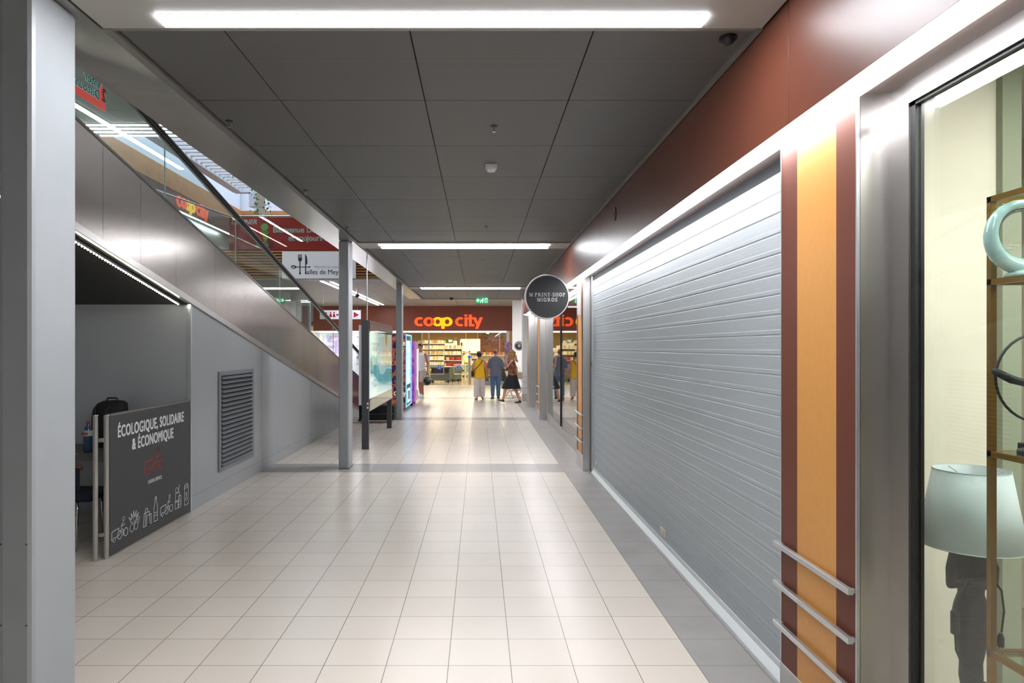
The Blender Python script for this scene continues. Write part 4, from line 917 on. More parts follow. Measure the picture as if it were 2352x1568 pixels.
fr = [(1.02, .78, .05, (110, 40, 36)), (1.03, .66, .11, (150, 186, 110)), (.96, .50, .06, (140, 160, 60)), (1.02, .46, .07, (150, 165, 60)), (1.10, .50, .06, (130, 150, 50)), (1.06, .35, .075, (170, 180, 60)), (1.16, .27, .06, (110, 40, 50)), (1.05, .24, .05, (150, 160, 70)), (.82, .24, .07, (150, 150, 60)), (.84, .12, .06, (140, 170, 80)), (.92, .2, .05, (150, 160, 70)), (1.22, .14, .1, (120, 20, 40)), (1.1, .13, .06, (150, 150, 60)), (1.16, .36, .04, (110, 40, 50))]
for i, (u, v, r_, c_) in enumerate(fr): MB().disc((u, v), r_, F, .0, .0015+i*.0004, 20).build('fruit_print', mat('fruit_%d' % i, c_, .5), bn)
# glass balustrade of the upper floor
bl = thing('balustrade', 'glass balustrade with steel handrail around the upper void', 'railing', (-7.27, YV, UF))
for i in range(4): MB().box(i*1.25+.005, i*1.25+1.245, -.05, -.04, 0, .95).build('glass_panel', M_glass, bl)
MB().tube([(0, -.045, .96), (5.0, -.045, .96)], .022, 8).build('handrail', M_steel, bl, smooth=True)
pts = [(0, -.045), (-.54, -3.0), (-.9, -6), (-1.2, -10)]
for (ax, ay), (bx2, by2) in zip(pts[:-1], pts[1:]):
    MB().prism([(ax, ay), (bx2, by2), (bx2-.01, by2), (ax-.01, ay)], FZ(0, 0, 0), 0, .95).build('glass_panel', M_glass, bl)
MB().tube([(a, b_, .96) for a, b_ in pts], .022, 8).build('handrail', M_steel, bl, smooth=True)
# upper hall shell
XW = -12.5
Zr = lambda r: EYE+12.5*r
struct('wall_upper_left', MB().box(XW-.1, XW, -8, 36, Zr(.455), Zr(.515)), M_brown, 'brown fascia of the upper shops')
struct('wall_upper_left', MB().box(XW-.1, XW+.02, -8, 36, Zr(.515), Zr(.575)), mat('wood_band', (190, 130, 66), .5, var=.1, vscale=3, emit=0), 'wooden band above the upper shops')
M_wall = mat('atrium_white', (226, 230, 236), .8)
struct('wall_upper_left', MB().box(XW-.3, XW-.1, -8, 36, Zr(.575), 15), M_wall, 'white wall above the upper shops')
struct('wall_upper_left', MB().box(XW-.3, XW-.25, -8, 36, UF, Zr(.455)), M_alu, 'shop fronts of the upper level')
struct('wall_upper_back', MB().box(-14, 3, 36, 36.2, UF, Zr(.49)), M_alu)
struct('wall_upper_back', MB().box(-12.7, 3, 35.9, 36.2, Zr(.56)-.0, Zr(.575)).box(-12.7, 3, 35.9, 36.2, UF+2.5, UF+3.3), mat('wood_band'), 'wooden band on the back wall of the atrium')
struct('wall_upper_back', MB().box(-14, 3, 36.2, 36.3, UF, 15), M_wall, 'white back wall of the atrium')
fs = thing('strip_light', 'white strip light under the upper shop fascia left of the void', 'light', (XW+.05, 14, Zr(.455)))
MB().box(-.03, .05, -20, 20, -.02, -.002).build('housing', M_white, fs); MB().box(-.02, .04, -20, 20, -.05, -.021).build('diffuser', M_ulamp, fs)
uc = MB()
for i in range(12):
    for j in range(27): uc.box(-14+i*.95+.005, -14+i*.95+.945, -8+j+.005, -8+j+.995, 7.70, 7.74)
struct('ceiling', uc, mat('upper_ceiling_panel', (128, 132, 128), .5), 'grey panel ceiling of the upper level over the void')
struct('ceiling', MB().box(-14, -2.3, -8, 19, 7.75, 8.2), M_wall, 'edge of the upper ceiling')
for x, y, l, wd, lab in ((-9.8, 12.2, 20.6, .16, 'long strip lamp on the upper ceiling'), (-11.2, 9, 18, .08, 'thinner long strip lamp on the upper ceiling')): hall_strip(x, y, wd, l, 7.70, lab)
for i in range(4): hall_strip(-9.05, 18.05+i*.3, 2.9, .09, 7.70, 'cross strip lamp on the upper ceiling before the atrium', 'cross lamps of the upper ceiling')
hall_strip(-5.0, 6, .16, 12, 7.70, 'strip lamp on the upper ceiling over the travelator')
# skylight
sk = struct('window_5', MB().box(-12.6, 3, 19.5, 36.2, 14.9, 15), mat('sky_light_glass', (235, 242, 255), .5, emit=E_SKY, ecol=(225, 238, 255)), 'bright skylight of the atrium')
struct('wall_upper_right', MB().box(-.9, -.8, 19, 36.2, UF, 15), M_wall)
struct('wall_upper_front', MB().box(-14, -.8, 18.9, 19.0, 8.2, 15), M_wall)
b = MB()
for i in range(26): b.box(-10.9, -10.2, 19.4+i*.46, 19.5+i*.46, 9.05, 9.12)
struct('trim_16', b, M_white, 'row of white louvre fins under the atrium roof')
struct('trim_17', MB().box(-11.3, -10.9, 19, 31.4, 8.92, 9.4).box(-10.2, -10.0, 19, 31.4, 9.05, 9.4), M_white, 'white beams carrying the louvre fins')
t = thing('roof_beam', 'white steel roof beam end above the plant column', 'beam', (-10.9, 31.6, 8.95)); MB().box(-.4, 3, -.15, .15, 0, .4).box(.3, .8, -.15, .15, -.65, 0).build('girder', M_wall, t)
# planted column
pc = thing('planted_column', 'white column wrapped in climbing green leaves in the atrium', 'plant', (-9.25, 29.0, UF))
MB().lathe([(.16, 0), (.16, 6.5)], n=20).build('trunk', mat('pale_column', (196, 176, 156), .7), pc)
b = MB()
for i in range(420):
    a = random.random()*2*PI; z = random.random()*4.2+1.2; r_ = .16+random.random()*.3
    if z > 3.6: r_ += (z-3.6)*random.random()*1.5
    p = Vector((r_*math.cos(a), r_*math.sin(a), z)); u = Vector((random.gauss(0, 1), random.gauss(0, 1), random.gauss(0, 1))).normalized()*.07; v = u.cross(Vector((random.gauss(0, 1), random.gauss(0, 1), 1))).normalized()*.045
    b.faces([p-u, p+v, p+u, p-v], [(0, 1, 2, 3)])
for i in range(500):
    s_ = random.random(); p = Vector((s_*3.6+.1, random.gauss(0, .15), 4.2-s_*2.3+random.gauss(0, .16))); u = Vector((random.gauss(0, 1), random.gauss(0, 1), random.gauss(0, 1))).normalized()*.08; v = u.cross(Vector((random.gauss(0, 1), random.gauss(0, 1), 1))).normalized()*.05
    b.faces([p-u, p+v, p+u, p-v], [(0, 1, 2, 3)])
o = b.build('foliage', mat('leaf_green', (96, 140, 60), .6, var=.3, vscale=5), pc); o['kind'] = 'stuff'
MB().tube([(0.1, 0, 4.2), (1.9, 0, 3.1), (3.7, 0, 1.9)], .02).build('branch', mat('bark', (120, 96, 70), .8), pc)
# upper coop sign on the left fascia
us = thing('letter_sign', 'orange glowing letter sign on the upper level left of the void', 'sign', (XW+.06, 28.2, Zr(.475)))
F = lambda u, v, w: Vector((w, u-0, v))
coop(us, lambda u, v, w: Vector((w, u, v)), 1.0)
us.location = (XW+.03, 28.1, Zr(.468)); 
MB().box(-.02, .0, .1, 4.0, .1, .14).build('mounting_rail', M_frame, us)
# glowing mirrored sign built in place of a reflection in the balustrade glass
ms = thing('sign_reflection', 'mirrored red sign standing in for a reflection in the balustrade glass', 'sign', (-7.0, 9.2, 6.9))
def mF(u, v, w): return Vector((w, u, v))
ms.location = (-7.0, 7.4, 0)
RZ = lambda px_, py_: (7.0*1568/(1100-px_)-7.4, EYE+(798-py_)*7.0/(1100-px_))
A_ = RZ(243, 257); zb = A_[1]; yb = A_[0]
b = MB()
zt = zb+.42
MB().box(-.03, 0, yb-1.9, yb-.17, zb, zb+.15).build('lower_bar', mat('reflected_sign_red', (206, 66, 56), .4, emit=.7), ms)
MB().box(-.03, 0, yb-.17, yb, zb, zt).build('emblem_block', mat('reflected_sign_red'), ms)
MB().box(-.03, 0, yb-1.9, yb-.17, zb+.56, zb+.575).build('upper_bar', mat('reflected_sign_red'), ms)
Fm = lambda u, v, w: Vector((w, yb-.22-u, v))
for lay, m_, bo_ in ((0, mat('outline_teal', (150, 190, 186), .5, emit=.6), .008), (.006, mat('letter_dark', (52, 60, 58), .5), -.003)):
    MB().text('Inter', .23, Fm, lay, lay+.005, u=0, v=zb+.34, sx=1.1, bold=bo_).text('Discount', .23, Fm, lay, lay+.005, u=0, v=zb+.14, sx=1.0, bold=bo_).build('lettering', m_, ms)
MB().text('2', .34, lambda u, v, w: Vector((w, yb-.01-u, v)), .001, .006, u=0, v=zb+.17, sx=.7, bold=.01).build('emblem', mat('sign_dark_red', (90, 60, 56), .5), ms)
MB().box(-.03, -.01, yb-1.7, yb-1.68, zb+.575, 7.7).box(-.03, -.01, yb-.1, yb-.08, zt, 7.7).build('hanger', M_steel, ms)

# ---------------------------------------------------------------- white end of the right side
struct('wall_right', MB().box(1.42, 2.2, 29.0, 29.1, 0, HC), M_white, 'white wall with round emblem at the end on the right')
struct('wall_right', MB().box(2.2, 9, 33.0, 33.1, 0, HC), M_white, 'white wall of the cross hall')
struct('wall_right', MB().box(1.7, 9, 21.3, 21.4, 0, HC), M_white, 'white return wall at the shop corner')
t = thing('pillar', 'white panelled pillar with thin steel rails next to the walking woman', 'pillar', (1.5, 23.3, 0))
MB().box(0, .2, 0, .6, .22, HC).build('casing', M_white, t); MB().box(-.005, .205, -.005, .605, 0, .22).build('base_plate', M_steel, t)
for z in (.42, .62, .82): MB().box(-.03, .21, -.03, -.008, z-.012, z+.012).build('bumper_rail', M_alu, t)
em = thing('wall_emblem', 'round black emblem with fork and knife on the white wall', 'sign', (1.70, 28.98, 1.88))
F = FY(0, 0, 0)
MB().disc((0, 0), .19, F, 0, .02, 40).build('disc', M_black, em)
b = MB(); b.arc((0, 0), .172, .165, 0, 360, F, .02, .024).stroke([(-.07, 0), (.07, 0)], .012, F, .02, .024).stroke([(-.02, -.07), (-.02, .07)], .014, F, .02, .024).stroke([(.035, -.07), (.035, .07)], .018, F, .02, .024)
for k in range(12): a = math.radians(35+k*10); b.disc((.125*math.cos(a), .125*math.sin(a)), .011, F, .02, .024, 6)
b.build('emblem', M_white, em)
# info post next to entrance and deck chair
t = thing('info_stand', 'lilac printed information stand at the right entrance post', 'sign', (1.35, 31.5, 0))
MB().box(-.17, .2, 0, .04, .9, 2.05).build('panel', ramp_mat('lilac_poster', [(190, 130, 160), (120, 90, 130), (220, 190, 200)], 4), t); MB().box(-.15, .18, -.03, .07, 0, .9).build('post', M_dark, t)
dc = thing('deck_chair', 'folding deck chair with white sling behind the walking woman', 'chair', (1.32, 24.6, 0), rz=.3)
M_w = mat('pale_wood', (190, 150, 100), .5)
for x in (-.26, .26):
    MB().tube([(x, -.45, .02), (x, .4, .95)], .016, 6).build('frame', M_w, dc); MB().tube([(x*.9, .42, .02), (x*.9, -.35, .42)], .016, 6).build('leg', M_w, dc)
MB().tube([(-.26, -.4, .05), (.26, -.4, .05)], .014, 6).tube([(-.26, .4, .95), (.26, .4, .95)], .014, 6).tube([(-.25, .4, .05), (.25, .4, .05)], .014, 6).build('crossbar', M_w, dc)
b = MB()
P_ = [(-.36, .40), (-.15, .25), (.05, .32), (.25, .62), (.4, .95)]
for (a, za), (c_, zc) in zip(P_[:-1], P_[1:]): b.faces([(-.23, a, za), (.23, a, za), (.23, c_, zc), (-.23, c_, zc), (-.23, a, za-.008), (.23, a, za-.008), (.23, c_, zc-.008), (-.23, c_, zc-.008)], [(0, 1, 2, 3), (4, 7, 6, 5), (0, 4, 5, 1), (2, 6, 7, 3), (0, 3, 7, 4), (1, 5, 6, 2)])
b.build('sling', mat('white_canvas', (225, 222, 216), .8), dc)

# ---------------------------------------------------------------- supermarket interior
M_sh = mat('shelf_cream', (222, 210, 178), .5)
def shelf(x, y, w_, d, h, n, label):
    t = thing('shelving_unit', label, 'shelf', (x, y, 0))
    MB().box(-w_/2-.03, -w_/2, -d/2, d/2, 0, h).build('side_panel', M_sh, t); MB().box(w_/2, w_/2+.03, -d/2, d/2, 0, h).build('side_panel', M_sh, t)
    MB().box(-w_/2, w_/2, d/2-.02, d/2, 0, h).build('back_panel', M_sh, t)
    zs_ = []
    for i in range(n):
        z_ = .12+(h-.3)*i/(n-1) if n > 1 else .12; MB().box(-w_/2, w_/2, -d/2, d/2-.02, z_, z_+.03).build('shelf_board', M_white, t); zs_.append(z_+.03)
    return zs_
def product(kind, w_, d, h, m_, m2=None):
    b = MB()
    if kind == 'bread_bag': b.loft([(0, 0, 0, w_/2, d/2), (0, 0, h*.5, w_*.52, d*.52), (0, 0, h*.85, w_*.4, d*.4), (0, 0, h, w_*.15, d*.15)], 10)
    elif kind == 'jar': b.lathe([(w_/2, 0), (w_/2, h*.8), (w_*.4, h*.82), (w_*.4, h)], n=12)
    else: b.box(-w_/2, w_/2, -d/2, d/2, 0, h)
    return b.build(kind, m_, bevel=.006 if kind == 'carton' else 0)
protos = {}
def stock(kind, x0, x1, y, z_, w_, h, cols, label, cat, group):
    n = int((x1-x0)/(w_*1.12))
    for i in range(n):
        ci = random.choice(cols); key = (kind, ci, w_, h)
        if key not in protos: o = protos[key] = product(kind, w_, .2, h, mat('goods_%d_%d_%d' % ci, ci, .5)); 
        else: o = protos[key].copy(); C.objects.link(o)
        o.location = (x0+w_*.56+i*w_*1.12, y, z_+.003); tag(o, label, cat, group)
cream = [(226, 200, 150), (236, 222, 184), (200, 160, 100), (238, 236, 224)]; redc = [(190, 36, 30), (214, 60, 44), (150, 24, 28), (226, 200, 150)]
z1 = shelf(-2.75, 40, 1.5, .5, 2.2, 7, 'tall cream shelving unit seen left through the supermarket entrance')
for k, z_ in enumerate(z1): stock('carton' if k % 2 else 'bread_bag', -3.48, -2.02, 39.85, z_, .09, .19, cream, 'pale packet on the %s shelf of the tall left supermarket unit' % ['lowest', 'second', 'third', 'fourth', 'fifth', 'sixth', 'seventh'][k], 'packet', 'packets on the left supermarket shelf %d' % k)
z1 = shelf(-1.42, 37.5, .95, .5, 1.9, 6, 'shelving unit with red packets in the middle of the supermarket')
for k, z_ in enumerate(z1):
    cc = redc if k in (0, 2, 3) else cream
    stock('bread_bag' if cc is redc else 'carton', -1.88, -.96, 37.35, z_, .08, .17, cc, ('red packet' if cc is redc else 'pale box')+' on shelf %s of the middle unit' % ['one (lowest)', 'two', 'three', 'four', 'five', 'six (topmost)'][k], 'packet', 'goods on the middle unit shelf %d' % k)
z1 = shelf(-.62, 42, 1.0, .5, 2.3, 7, 'cream shelving unit right of the red packets')
for k, z_ in enumerate(z1): stock('jar' if k % 2 else 'carton', -1.1, -.14, 41.85, z_, .085, .17, cream+redc[:1], 'small pale product on the %s shelf right of the red packets' % ['lowest', 'second', 'third', 'fourth', 'fifth', 'sixth', 'seventh'][k], 'packet', 'goods on the right cream shelf %d' % k)
z1 = shelf(-3.9, 37, .9, .5, 2.1, 5, 'shelving unit nearest the left entrance glazing')
for k, z_ in enumerate(z1): stock('carton', -4.3, -3.5, 36.85, z_, .1, .19, cream, 'carton on the %s shelf by the left entrance glazing' % ['lowest', 'second', 'third', 'fourth', 'fifth', 'sixth', 'seventh'][k], 'carton', 'cartons by the left glazing %d' % k)
z1 = shelf(1.1, 41, 2.4, .6, 1.5, 3, 'low display shelf in front of the brick wall')
for k, z_ in enumerate(z1): stock('jar', -.05, 2.2, 40.85, z_, .1, .17, [(70, 120, 50), (190, 50, 36), (216, 150, 50), (150, 60, 40)], 'coloured jar on the %s tier of the low display by the brick wall' % ['lowest', 'second', 'third', 'fourth', 'fifth', 'sixth', 'seventh'][k], 'jar', 'jars before the brick wall %d' % k)
t = thing('screen', 'pale green lit screen hanging in the supermarket', 'screen', (-.37, 40.5, 1.6))
MB().box(-.6, .45, 0, .05, .0, .72).build('frame', M_white, t); MB().box(-.57, .42, -.01, 0, .03, .69).build('display', ramp_mat('green_screen', [(170, 220, 200), (220, 240, 230), (140, 200, 170)], 3, emit=.15), t)
MB().tube([(-.4, .02, .72), (-.4, .02, 1.35)], .01, 6).tube([(.3, .02, .72), (.3, .02, 1.35)], .01, 6).build('hanger', M_steel, t)
pp = thing('potted_plant', 'green potted plants on top of the middle shelving unit', 'plant', (-1.5, 37.5, 1.925))
MB().box(-.35, .3, -.12, .12, 0, .12).build('pot', M_white, pp); b = MB()
for i in range(160):
    p = Vector((random.uniform(-.33, .28), random.uniform(-.1, .1), .12+random.random()*.28)); u = Vector((random.gauss(0, .4), random.gauss(0, .4), 1)).normalized()*.06; v = Vector((random.gauss(0, 1), random.gauss(0, 1), 0)).normalized()*.015
    b.faces([p-u, p+v, p+u, p-v], [(0, 1, 2, 3)])
b.build('foliage', mat('herb_green', (80, 110, 60), .6), pp)['kind'] = 'stuff'
for i, (x, y) in enumerate(((-2.25, 35.8), (-.05, 36.2), (.55, 40.0))):
    t = thing('pendant_light', 'sparkling clustered pendant lamp in the supermarket, %s' % ('left', 'middle, over the gate', 'right, before the bricks')[i], 'lamp', (x, y, 2.95))
    MB().lathe([(.3, -.1), (.3, -.06), (.02, 0)]).build('canopy', M_black, t); b = MB()
    for j in range(26): a = random.random()*6.28; r_ = random.random()*.3; b.ball((r_*math.cos(a), r_*math.sin(a), -.13-random.random()*.2), .028, n=6)
    b.build('glass_beads', mat('bead_glow', (255, 236, 200), .3, emit=6), t)
for i, x in enumerate((-1.55, -1.3)):
    t = thing('price_sign', 'small white price sign hanging over the middle unit, %s one' % ('left', 'right')[i], 'sign', (x, 37.2, 2.2)); MB().box(-.1, .1, -.01, .01, -.1+i*-.06, .03-i*.06).build('card', M_white, t); MB().box(-.003, .003, -.003, .003, .03-i*.06, .75).build('thread', M_frame, t)
# checkout gates
M_blue = mat('gate_blue', (30, 80, 220), .3, emit=1.0)
def gate(x, label, arm):
    t = thing('entrance_gate', label, 'gate', (x, 33.4, 0))
    MB().lathe([(.075, 0), (.075, .02), (.065, .03), (.065, 1.3)], n=20).build('post', M_steel, t, smooth=False)
    MB().lathe([(.08, 1.3), (.085, 1.34), (.085, 1.38), (.06, 1.42)], n=20).build('cap', M_blue, t)
    if arm:
        MB().tube([(.06, 0, .95), (arm, 0, .95)], .015).tube([(.06, 0, .5), (arm, 0, .5)], .015).tube([(arm, 0, .5), (arm, 0, .95)], .015).build('swing_arm', M_steel, t)
        MB().box(min(.07, arm), max(.07, arm), -.004, .004, .52, .93).build('arm_pane', M_glass, t)
gate(-2.47, 'steel entrance gate post with blue cap, left one', .75); gate(-.46, 'steel entrance gate post with blue cap, right one', -.75)
for i, x in enumerate((-1.93, -.98)):
    t = thing('arrow_sign', 'round blue arrow sign on the %s entrance gate' % ('left', 'right')[i], 'sign', (x, 33.33, .85)); F = FY(0, 0, 0)
    MB().disc((0, 0), .11, F, 0, .012, 28).build('disc', mat('arrow_blue', (20, 90, 200), .4, emit=.5), t)
    MB().stroke([(0, -.065), (0, .05)], .022, F, .012, .015).stroke([(-.04, .02), (0, .065), (.04, .02)], .02, F, .012, .015).arc((0, 0), .11, .1, 0, 360, F, .012, .014).build('arrow', M_white, t)
t = thing('checkout_counter', 'grey counter between the entrance gates', 'counter', (-2.0, 35.5, 0))
MB().box(-.5, .5, -.35, .35, .1, .5).build('body', mat('counter_grey', (96, 100, 104), .5), t, bevel=.02); MB().box(-.55, .55, -.38, .38, .72, .8).build('top', mat('counter_dark', (70, 76, 84), .4), t, bevel=.02)
MB().box(-.45, .45, -.3, .3, .5, .72).build('core', M_dark, t)
for x in (-.4, .4): MB().lathe([(.04, 0), (.04, .1)], (x, -.25, 0)).lathe([(.04, 0), (.04, .1)], (x, .25, 0)).build('castor', M_rubber, t)
t = thing('checkout_counter', 'grey-green wheeled bin beside the counter in the entrance', 'bin', (-1.25, 36.3, 0)); MB().loft([(0, 0, .12, .3, .25), (0, 0, .75, .4, .32)], 4).build('tub', mat('tub_green', (104, 110, 92), .5), t); MB().lathe([(.04, 0), (.04, .12)], (-.15, 0, 0)).lathe([(.04, 0), (.04, .12)], (.15, 0, 0)).build('castor', M_rubber, t)
cr0 = None; pos = [(x, z) for x in (.32, .72, 1.1) for z in range(6)]
for i, (x, z_) in enumerate(pos):
    nmz = ['lowest', 'second', 'third', 'fourth', 'fifth', 'topmost'][z_]; nmx = ['left', 'middle', 'right'][(.32, .72, 1.1).index(x)]
    lab = 'grey plastic crate behind the entrance glass, %s in the %s stack' % (nmz, nmx)
    if cr0 is None:
        cr0 = thing('plastic_crate', lab, 'crate', (x, 33.6, .0), group='grey crates by the entrance')
        MB().box(-.17, .17, -.2, .2, 0, .02).box(-.17, -.155, -.2, .2, .02, .15).box(.155, .17, -.2, .2, .02, .15).box(-.155, .155, -.2, -.185, .02, .06).box(-.155, .155, -.2, -.185, .11, .15).box(-.155, .155, .185, .2, .02, .15).build('body', mat('crate_grey', (92, 100, 104), .5), cr0)
        MB().box(-.18, .18, -.21, -.2, .14, .155).box(-.18, .18, .2, .21, .14, .155).build('rim', mat('crate_rim', (130, 138, 142), .5), cr0)
    else: dup(cr0, (x, 33.6, z_*.158), 0, lab)
mq = thing('mannequin', 'pale mannequin in yellow clothes inside the supermarket entrance', 'mannequin', (-.62, 36.0, 0))
b = MB(); b.loft([(0, 0, .85, .15, .11), (0, 0, 1.05, .13, .1), (0, 0, 1.3, .17, .11), (0, 0, 1.42, .14, .09), (0, 0, 1.47, .06, .06), (0, 0, 1.52, .05, .05)], 14).ball((0, 0, 1.62), .09, .1, .12)
for s_ in (-1, 1): b.limb([(s_*.08, 0, .88), (s_*.09, 0, .48), (s_*.09, 0, .06)], [.085, .06, .045]).limb([(s_*.17, 0, 1.38), (s_*.2, 0, 1.1), (s_*.2, -.05, .86)], [.05, .04, .035])
b.build('body', mat('mannequin_pale', (206, 200, 170), .6), mq, remesh=.014)
b = MB(); b.loft([(0, 0, .95, .175, .135), (0, 0, 1.08, .155, .125), (0, 0, 1.3, .19, .13), (0, 0, 1.43, .16, .11)], 14).build('shirt', mat('mannequin_yellow', (196, 200, 130), .7), mq, smooth=True)
b = MB(); b.ball((0, 0, 1.70), .11, .12, .08).build('cap', mat('cap_white', (230, 230, 220), .7), mq, smooth=True)

# ---------------------------------------------------------------- people
SKIN = mat('skin', (196, 142, 116), .55); SKIN2 = mat('skin_tanned', (178, 122, 94), .55)
def hand(b, w_, d, side, curl=.5):
    """palm and five fingers; w_ wrist point, d direction of the hand, side = thumb direction"""
    d = Vector(d).normalized(); sd = Vector(side).normalized(); up = d.cross(sd).normalized(); w_ = Vector(w_)
    b.limb([w_, w_+d*.05, w_+d*.085], [.022, .03, .026], 8); b.limb([w_+d*.04+sd*.018, w_+d*.08+sd*.022], [.02, .016], 8); b.limb([w_+d*.04-sd*.018, w_+d*.08-sd*.02], [.02, .015], 8)
    for k, l in enumerate((.066, .074, .07, .055)):
        s0 = w_+d*.082+sd*(.028-.0185*k); k1 = s0+(d*(1-.2*curl)+up*curl*.5).normalized()*l*.5; k2 = k1+(d*(1-curl)+up*curl).normalized()*l*.5
        b.limb([s0, k1, k2], [.0095, .0088, .0078], 6)
    t0 = w_+d*.025+sd*.026; b.limb([t0, t0+(d*.5+sd*.8).normalized()*.035, t0+(d*.9+sd*.45).normalized()*.065], [.013, .011, .009], 6)
def head(b, c, yaw=0, tilt=0, s=1.0):
    M = Matrix.Rotation(yaw, 3, 'Z') @ Matrix.Rotation(tilt, 3, 'X')
    c = Vector(c); P_ = lambda x, y, z: c+M @ Vector((x*s, y*s, z*s))
    M4 = M
    b.ball(c+M @ Vector((0, -.012*s, .018*s)), .076*s, .094*s, .098*s, 16, M4); b.ball(P_(0, .028, -.05), .056*s, .06*s, .066*s, 14, M4)
    b.limb([P_(0, .085, .015), P_(0, .108, -.018), P_(0, .094, -.026)], [.009*s, .014*s, .012*s], 8)   # nose
    b.ball(P_(0, .086, -.056), .024*s, .012*s, .008*s, 8, M4); b.ball(P_(0, .088, -.066), .02*s, .011*s, .008*s, 8, M4)    # lips
    b.ball(P_(0, .068, -.094), .026*s, .022*s, .02*s, 8, M4)     # chin
    for q in (-1, 1):
        b.ball(P_(q*.078, -.008, -.005), .009*s, .02*s, .03*s, 8, M4); b.ball(P_(q*.034, .076, .024), .018*s, .012*s, .006*s, 8, M4)
    return P_
def eyes(P_, par):
    b = MB()
    for q in (-1, 1): b.ball(P_(q*.031, .076, .008), .010, .008, .005, 10)
    b.build('eyes', mat('eye_white', (225, 222, 216), .2), par, smooth=True)
    b = MB()
    for q in (-1, 1): b.ball(P_(q*.031, .0825, .008), .0045, .0035, .0045, 8)
    b.build('pupils', mat('pupil', (30, 22, 18), .2), par, smooth=True)
    b = MB()
    for q in (-1, 1): b.stroke([(-.02, 0), (0, .005), (.018, 0)], .006, (lambda u, v, w, q=q: P_(q*.031+u, .088+w*.3, .03+v)), -.01, .003)
    b.build('eyebrows', mat('brow_dark', (36, 26, 20), .7), par)
def foot(b, an, dr, r=.04):
    an = Vector(an); dr = Vector(dr).normalized(); sd = Vector((dr.y, -dr.x, 0)).normalized()
    h_ = Vector((0, 0, -1)) if abs(dr.z) < .9 else Vector((0, 0, -1))
    b.limb([an, an-dr*.03+h_*.045, an+dr*.08+h_*.05, an+dr*.15+h_*.055], [r, r*.95, r*.95, r*.72], 10)
    b.limb([an+dr*.02+h_*.05+sd*.012, an+dr*.13+h_*.056+sd*.02], [r*.8, r*.6], 8)
# --- man in blue shirt, from behind, walking away
def man_blue():
    t = thing('person', 'person in grey-blue short sleeved shirt and jeans walking away', 'person', (.578, 23.75, 0))
    b = MB()
    b.loft([(0, 0, .86, .155, .12), (0, 0, .95, .16, .125), (0, 0, 1.1, .155, .12), (0, 0, 1.25, .175, .125), (0, 0, 1.38, .19, .115), (0, -.01, 1.45, .12, .085), (0, 0, 1.49, .062, .062), (0, .012, 1.56, .056, .058)], 18)
    for q, f in ((-1, -.14), (1, .1)): b.limb([(q*.09, 0, .88), (q*.1, f*.3+.02, .48), (q*.1, f, .1 if q > 0 else .14)], [.095, .064, .042])
    foot(b, (-.1, -.14, .12), (-.35, 1, -.1)); foot(b, (.1, .1, .09), (.1, 1, 0))
    LW = (-.25, .04, .86); RW = (.34, .2, 1.06)
    b.limb([(-.185, 0, 1.42), (-.235, -.03, 1.14), LW], [.056, .044, .028]); b.limb([(.185, 0, 1.42), (.27, -.06, 1.16), RW], [.056, .044, .028])
    hand(b, LW, (0, .15, -1), (.1, 1, 0), .5); hand(b, RW, (.1, 1, .1), (-.3, 0, 1), .6)
    P_ = head(b, (0, .03, 1.64), yaw=-.15, tilt=-.1)
    b.build('body', SKIN, t, remesh=.0075)
    b = MB(); b.loft([(0, 0, .80, .185, .15), (0, 0, .98, .18, .145), (0, 0, 1.15, .178, .14), (0, 0, 1.3, .198, .142), (0, 0, 1.40, .205, .125), (0, -.01, 1.465, .13, .095), (0, 0, 1.49, .08, .08)], 20)
    b.limb([(-.18, 0, 1.40), (-.222, -.02, 1.24), (-.236, -.03, 1.14)], [.058, .064, .062]).limb([(.18, 0, 1.40), (.235, -.035, 1.26), (.265, -.055, 1.17)], [.058, .064, .062])
    b.build('shirt', mat('blue_grey_cotton', (106, 112, 126), .85, bump=.3, bscale=25, var=.08, vscale=60), t, remesh=.01)
    b = MB(); b.loft([(0, 0, .80, .17, .135), (0, 0, .9, .175, .138), (0, 0, .98, .168, .13)], 18)
    for q, f in ((-1, -.14), (1, .1)): b.limb([(q*.09, 0, .86), (q*.1, f*.3+.02, .48), (q*.1, f, .13 if q > 0 else .17)], [.108, .078, .07])
    b.build('jeans', mat('denim', (80, 110, 142), .85, bump=.3, bscale=30, var=.12, vscale=8), t, remesh=.01)
    b = MB(); foot(b, (-.1, -.14, .11), (-.35, 1, -.1), .046); foot(b, (.1, .1, .09), (.1, 1, 0), .046); b.build('shoes', mat('brown_leather', (66, 38, 26), .5), t, remesh=.009)
    b = MB(); b.ball(P_(0, -.035, -.0), .0795, .078, .07, 16).build('hair', mat('cropped_grey_hair', (120, 92, 78), .8, bump=.4, bscale=200), t, smooth=True)
